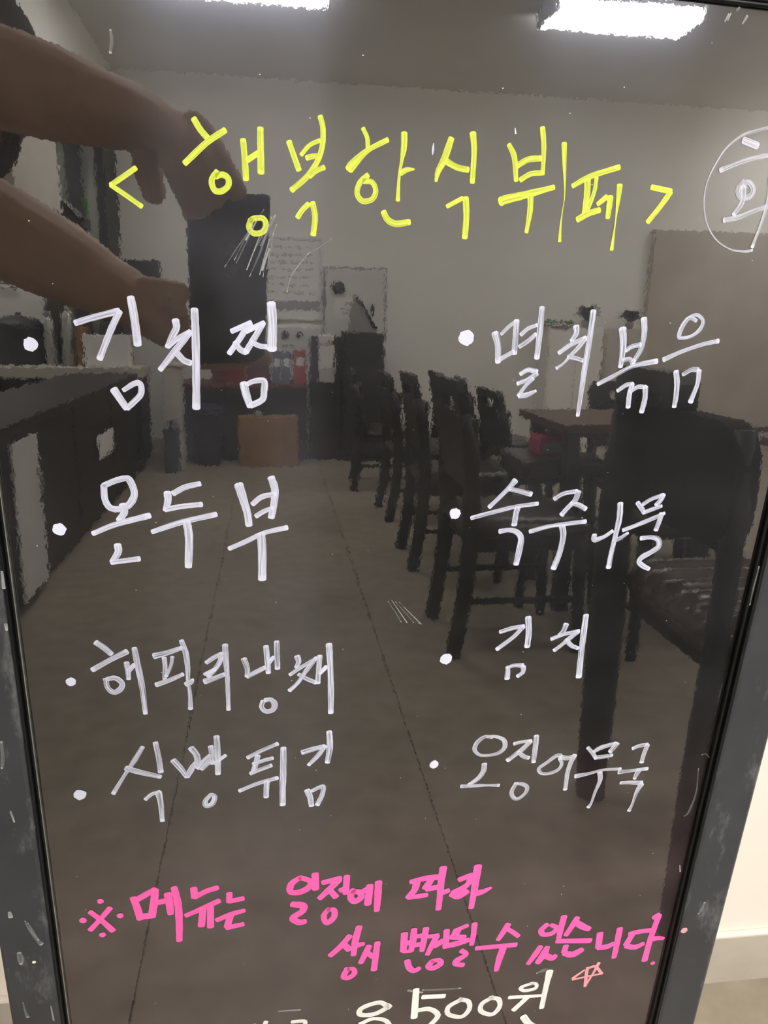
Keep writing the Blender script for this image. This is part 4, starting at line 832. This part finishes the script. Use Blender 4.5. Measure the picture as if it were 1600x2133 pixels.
person = empty('person', (-.50, -.42, 0), 0, 'person in a dark short-sleeved shirt, both bare forearms reaching in to hold the phone', 'person')
body = MB(); inv = Matrix.Translation((.50, .42, 0))
def put(vf): body.add([inv@Vector(v) for v in vf[0]], vf[1], True)
pel = Vector((-.55, -.46, .93)); chest = Vector((-.53, -.42, 1.22)); neck = Vector((-.52, -.41, 1.45)); headc = Vector((-.50, -.39, 1.60))
shL = Vector((-.62, -.27, 1.38)); shR = Vector((-.318, -.455, 1.425))
elL = A(-215, 95, -.17); wrL = A(265, 243, .005); elR = A(-150, 400, -.15); wrR = A(272, 622, -.03)
# trunk with limbs as one skinned skeleton
V_ = [pel, (pel+chest)/2, chest, Vector((-.525, -.415, 1.36)), neck, headc+Vector((0, 0, -.03)),
      shL, (shL+elL)/2, elL, elL.lerp(wrL, .35), elL.lerp(wrL, .75), wrL,
      shR, (shR+elR)/2, elR, elR.lerp(wrR, .35), elR.lerp(wrR, .75), wrR,
      pel+Vector((-.07, .06, -.09)), Vector((-.63, -.38, .50)), Vector((-.64, -.40, .09)),
      pel+Vector((.07, -.06, -.09)), Vector((-.50, -.55, .50)), Vector((-.52, -.57, .09))]
Rr = [(.15, .11), (.135, .10), (.155, .105), (.12, .085), .058, .06, .062, .052, .048, .050, .041, .027, .062, .052, .049, .049, .038, .024,
      .088, .058, .04, .088, .058, .04]
E2 = [(0, 1), (1, 2), (2, 3), (3, 4), (4, 5), (3, 6), (6, 7), (7, 8), (8, 9), (9, 10), (10, 11), (3, 12), (12, 13), (13, 14), (14, 15), (15, 16), (16, 17), (0, 18), (18, 19), (19, 20), (0, 21), (21, 22), (22, 23)]
put(skin_mesh([tuple(v) for v in V_], Rr, E2))
# upper hand: palm and five fingers hooked over the top of the phone
def hand(palm, fingers, rp):
    put(chain(palm, rp))
    for pts, r in fingers: put(chain(pts, r))
hand([elL.lerp(wrL, .80), wrL, A(310, 248, .012), A(352, 272, .014), A(388, 296, .012)], [
    ([A(372, 240, .012), A(412, 268, .012), A(452, 330, .012), A(486, 388, .009), A(508, 418, .004)], [.013, .0135, .0118, .0108, .009]),
    ([A(372, 270, .020), A(405, 305, .022), A(430, 360, .020), A(446, 405, .012), A(452, 436, .004)], [.013, .0128, .0115, .0105, .009]),
    ([A(362, 290, .024), A(388, 335, .026), A(408, 390, .022), A(416, 430, .010), A(418, 455, .002)], [.0125, .0122, .011, .010, .0085]),
    ([A(340, 296, .022), A(362, 345, .024), A(384, 392, .018), A(398, 440, .002), A(404, 462, -.006)], [.012, .0115, .0105, .0095, .008]),
    ([A(305, 285, .006), A(302, 330, .004), A(314, 378, .002), A(322, 408, .002), A(326, 428, .003)], [.014, .0135, .012, .0105, .0085])],
    [.038, (.037, .030), (.037, .023), (.040, .019), (.034, .015)])
# lower hand: palm at the phone's lower left, thumb along its edge, fingers wrapping underneath
hand([elR.lerp(wrR, .82), wrR, A(305, 640, -.022), A(345, 672, -.02), A(385, 706, -.022)], [
    ([A(285, 606, -.018), A(325, 610, -.012), A(365, 610, -.010), A(400, 614, -.012)], [.017, .0145, .0125, .0095]),
    ([A(355, 660, -.012), A(345, 632, .002), A(352, 628, .008), A(362, 636, .004)], [.010, .0095, .0090, .0075]),
    ([A(372, 672, -.012), A(370, 650, .000), A(378, 648, .006), A(388, 656, .002)], [.010, .0095, .0088, .0072]),
    ([A(375, 695, -.045), A(430, 730, -.075), A(490, 742, -.080), A(540, 746, -.078), A(572, 747, -.072)], [.0135, .0125, .0118, .0105, .0085]),
    ([A(365, 712, -.05), A(410, 748, -.080), A(450, 752, -.086), A(495, 750, -.088), A(530, 748, -.086)], [.012, .0115, .0108, .0098, .008])],
    [.035, (.033, .027), (.036, .022), (.038, .02), (.032, .016)])
# head, face
hm = bmesh.new(); bmesh.ops.create_uvsphere(hm, u_segments=28, v_segments=20, radius=1)
fd = Vector((.72, .66, -.2)).normalized(); sd = Vector((-fd.y, fd.x, 0)).normalized(); uh = fd.cross(sd)*-1
uh = sd.cross(fd)*-1 if sd.cross(fd).z < 0 else sd.cross(fd)
def hp(s, f, u): return headc+sd*s+fd*f+uh*u
hv = []
for v in hm.verts:
    s, f, u = v.co.x*.075, v.co.y*.095, v.co.z*.118
    if u < -.02: s *= 1-.25*min(1, (-u-.02)/.09); f = f*(1-.12*min(1, (-u-.02)/.09))+.006
    hv.append(hp(s, f, u))
hm.verts.index_update(); put(([tuple(v) for v in hv], [tuple(q.index for q in f.verts) for f in hm.faces])); hm.free()
put(chain([hp(0, .088, .012), hp(0, .104, -.015), hp(0, .110, -.032), hp(0, .092, -.040)], [.008, .011, .014, .010]))
put(chain([hp(-.022, .086, -.064), hp(0, .092, -.062), hp(.022, .086, -.064)], [.006, .008, .006]))
for s in (-1, 1): put(chain([hp(s*.074, -.005, .02), hp(s*.082, -.012, .0), hp(s*.074, -.004, -.025)], [.012, .015, .010]))
bo = body.build('body', M['skin'], person)
md = bo.modifiers.new('weld', 'REMESH'); md.mode = 'VOXEL'; md.voxel_size = .0029; md.use_smooth_shade = True
sm_ = bo.modifiers.new('soft', 'SMOOTH'); sm_.iterations = 4; sm_.factor = .5
dg = bpy.context.evaluated_depsgraph_get(); me_ = bpy.data.meshes.new_from_object(bo.evaluated_get(dg)); bo.modifiers.clear()
bo.data = me_; me_.name = 'body'
for s in (-1, 1):
    e = MB(); c = inv@hp(s*.031, .0735, .008); e.lathe(c, [(.002, -.011), (.009, -.008), (.0125, 0), (.009, .008), (.002, .011)], 14); e.build('eye', M['paper'], person)
    c2 = inv@hp(s*.031, .0835, .008); MB().lathe(c2, [(.001, -.005), (.005, 0), (.001, .005)], 10).build('iris', M['black'], person)
hb = bmesh.new(); bmesh.ops.create_uvsphere(hb, u_segments=28, v_segments=18, radius=1); hv = []
for v in hb.verts:
    s, f, u = v.co.x*.084, v.co.y*.104, v.co.z*.126
    if f > .0: f = min(f, max(.0, .02+(u-.045)*1.3)); f = max(f, -.02)
    hv.append(inv@(hp(s, f-.006, max(u, -.055)+.004)))
hb.verts.index_update(); MB().add(hv, [tuple(q.index for q in f.verts) for f in hb.faces], True).build('hair', M['hair'], person); hb.free()
def cloth(name, vs, rs, es, m):
    v, f = skin_mesh([tuple(q) for q in vs], rs, es); MB().add([inv@Vector(q) for q in v], f, True).build(name, m, person)
# shirt and trousers follow the body: its faces nearest the torso, sleeves and legs, pushed outwards
bv = np.empty(len(bo.data.vertices)*3, 'f'); bo.data.vertices.foreach_get('co', bv); bv = bv.reshape(-1, 3)
bn = np.array([v.normal[:] for v in bo.data.vertices])
S0 = np.array([inv@V_[i] for i, j in E2]); S1 = np.array([inv@V_[j] for i, j in E2])
best = np.full(len(bv), 9.0); seg = np.zeros(len(bv), int); par = np.zeros(len(bv))
for q in range(len(E2)):
    dv = S1[q]-S0[q]; tt = np.clip(((bv-S0[q])@dv)/(dv@dv), 0, 1); ds = np.linalg.norm(bv-S0[q]-tt[:, None]*dv, axis=1)
    ds -= .03*(q < 3); m_ = ds < best; best[m_] = ds[m_]; seg[m_] = q; par[m_] = tt[m_]
legs = np.isin(seg, [17, 18, 19, 20, 21, 22])
trunk = np.isin(seg, [0, 1, 2, 5, 6, 11, 12]) | ((seg == 3) & (par < .35)) | (np.isin(seg, [7, 13]) & (par < .35))
trunk |= legs & (bv[:, 2] > .86)
def from_body(name, sel, off, m):
    keep = [p for p in bo.data.polygons if all(sel[i] for i in p.vertices)]
    ids = sorted({i for p in keep for i in p.vertices}); ix = {i: k for k, i in enumerate(ids)}
    o = MB().add([bv[i]+bn[i]*off for i in ids], [[ix[i] for i in p.vertices] for p in keep], True).build(name, m, person)
    so = o.modifiers.new('thickness', 'SOLIDIFY'); so.thickness = .006; so.offset = -1
    sf = o.modifiers.new('soft', 'SMOOTH'); sf.iterations = 6
from_body('trousers', (legs & (bv[:, 2] > .05)) | (np.isin(seg, [0, 17, 20]) & (bv[:, 2] < .98)), .012, M['trousers'])
from_body('shirt', trunk & (bv[:, 2] > .84), .020, M['shirt'])
for a in (Vector((-.64, -.40, 0)), Vector((-.52, -.57, 0))):
    cloth('shoe', [a+Vector((-.04, -.04, .045)), a+Vector((.04, .04, .042)), a+Vector((.12, .115, .032))], [(.042, .045), (.042, .042), (.036, .032)], [(0, 1), (1, 2)], M['shoe'])
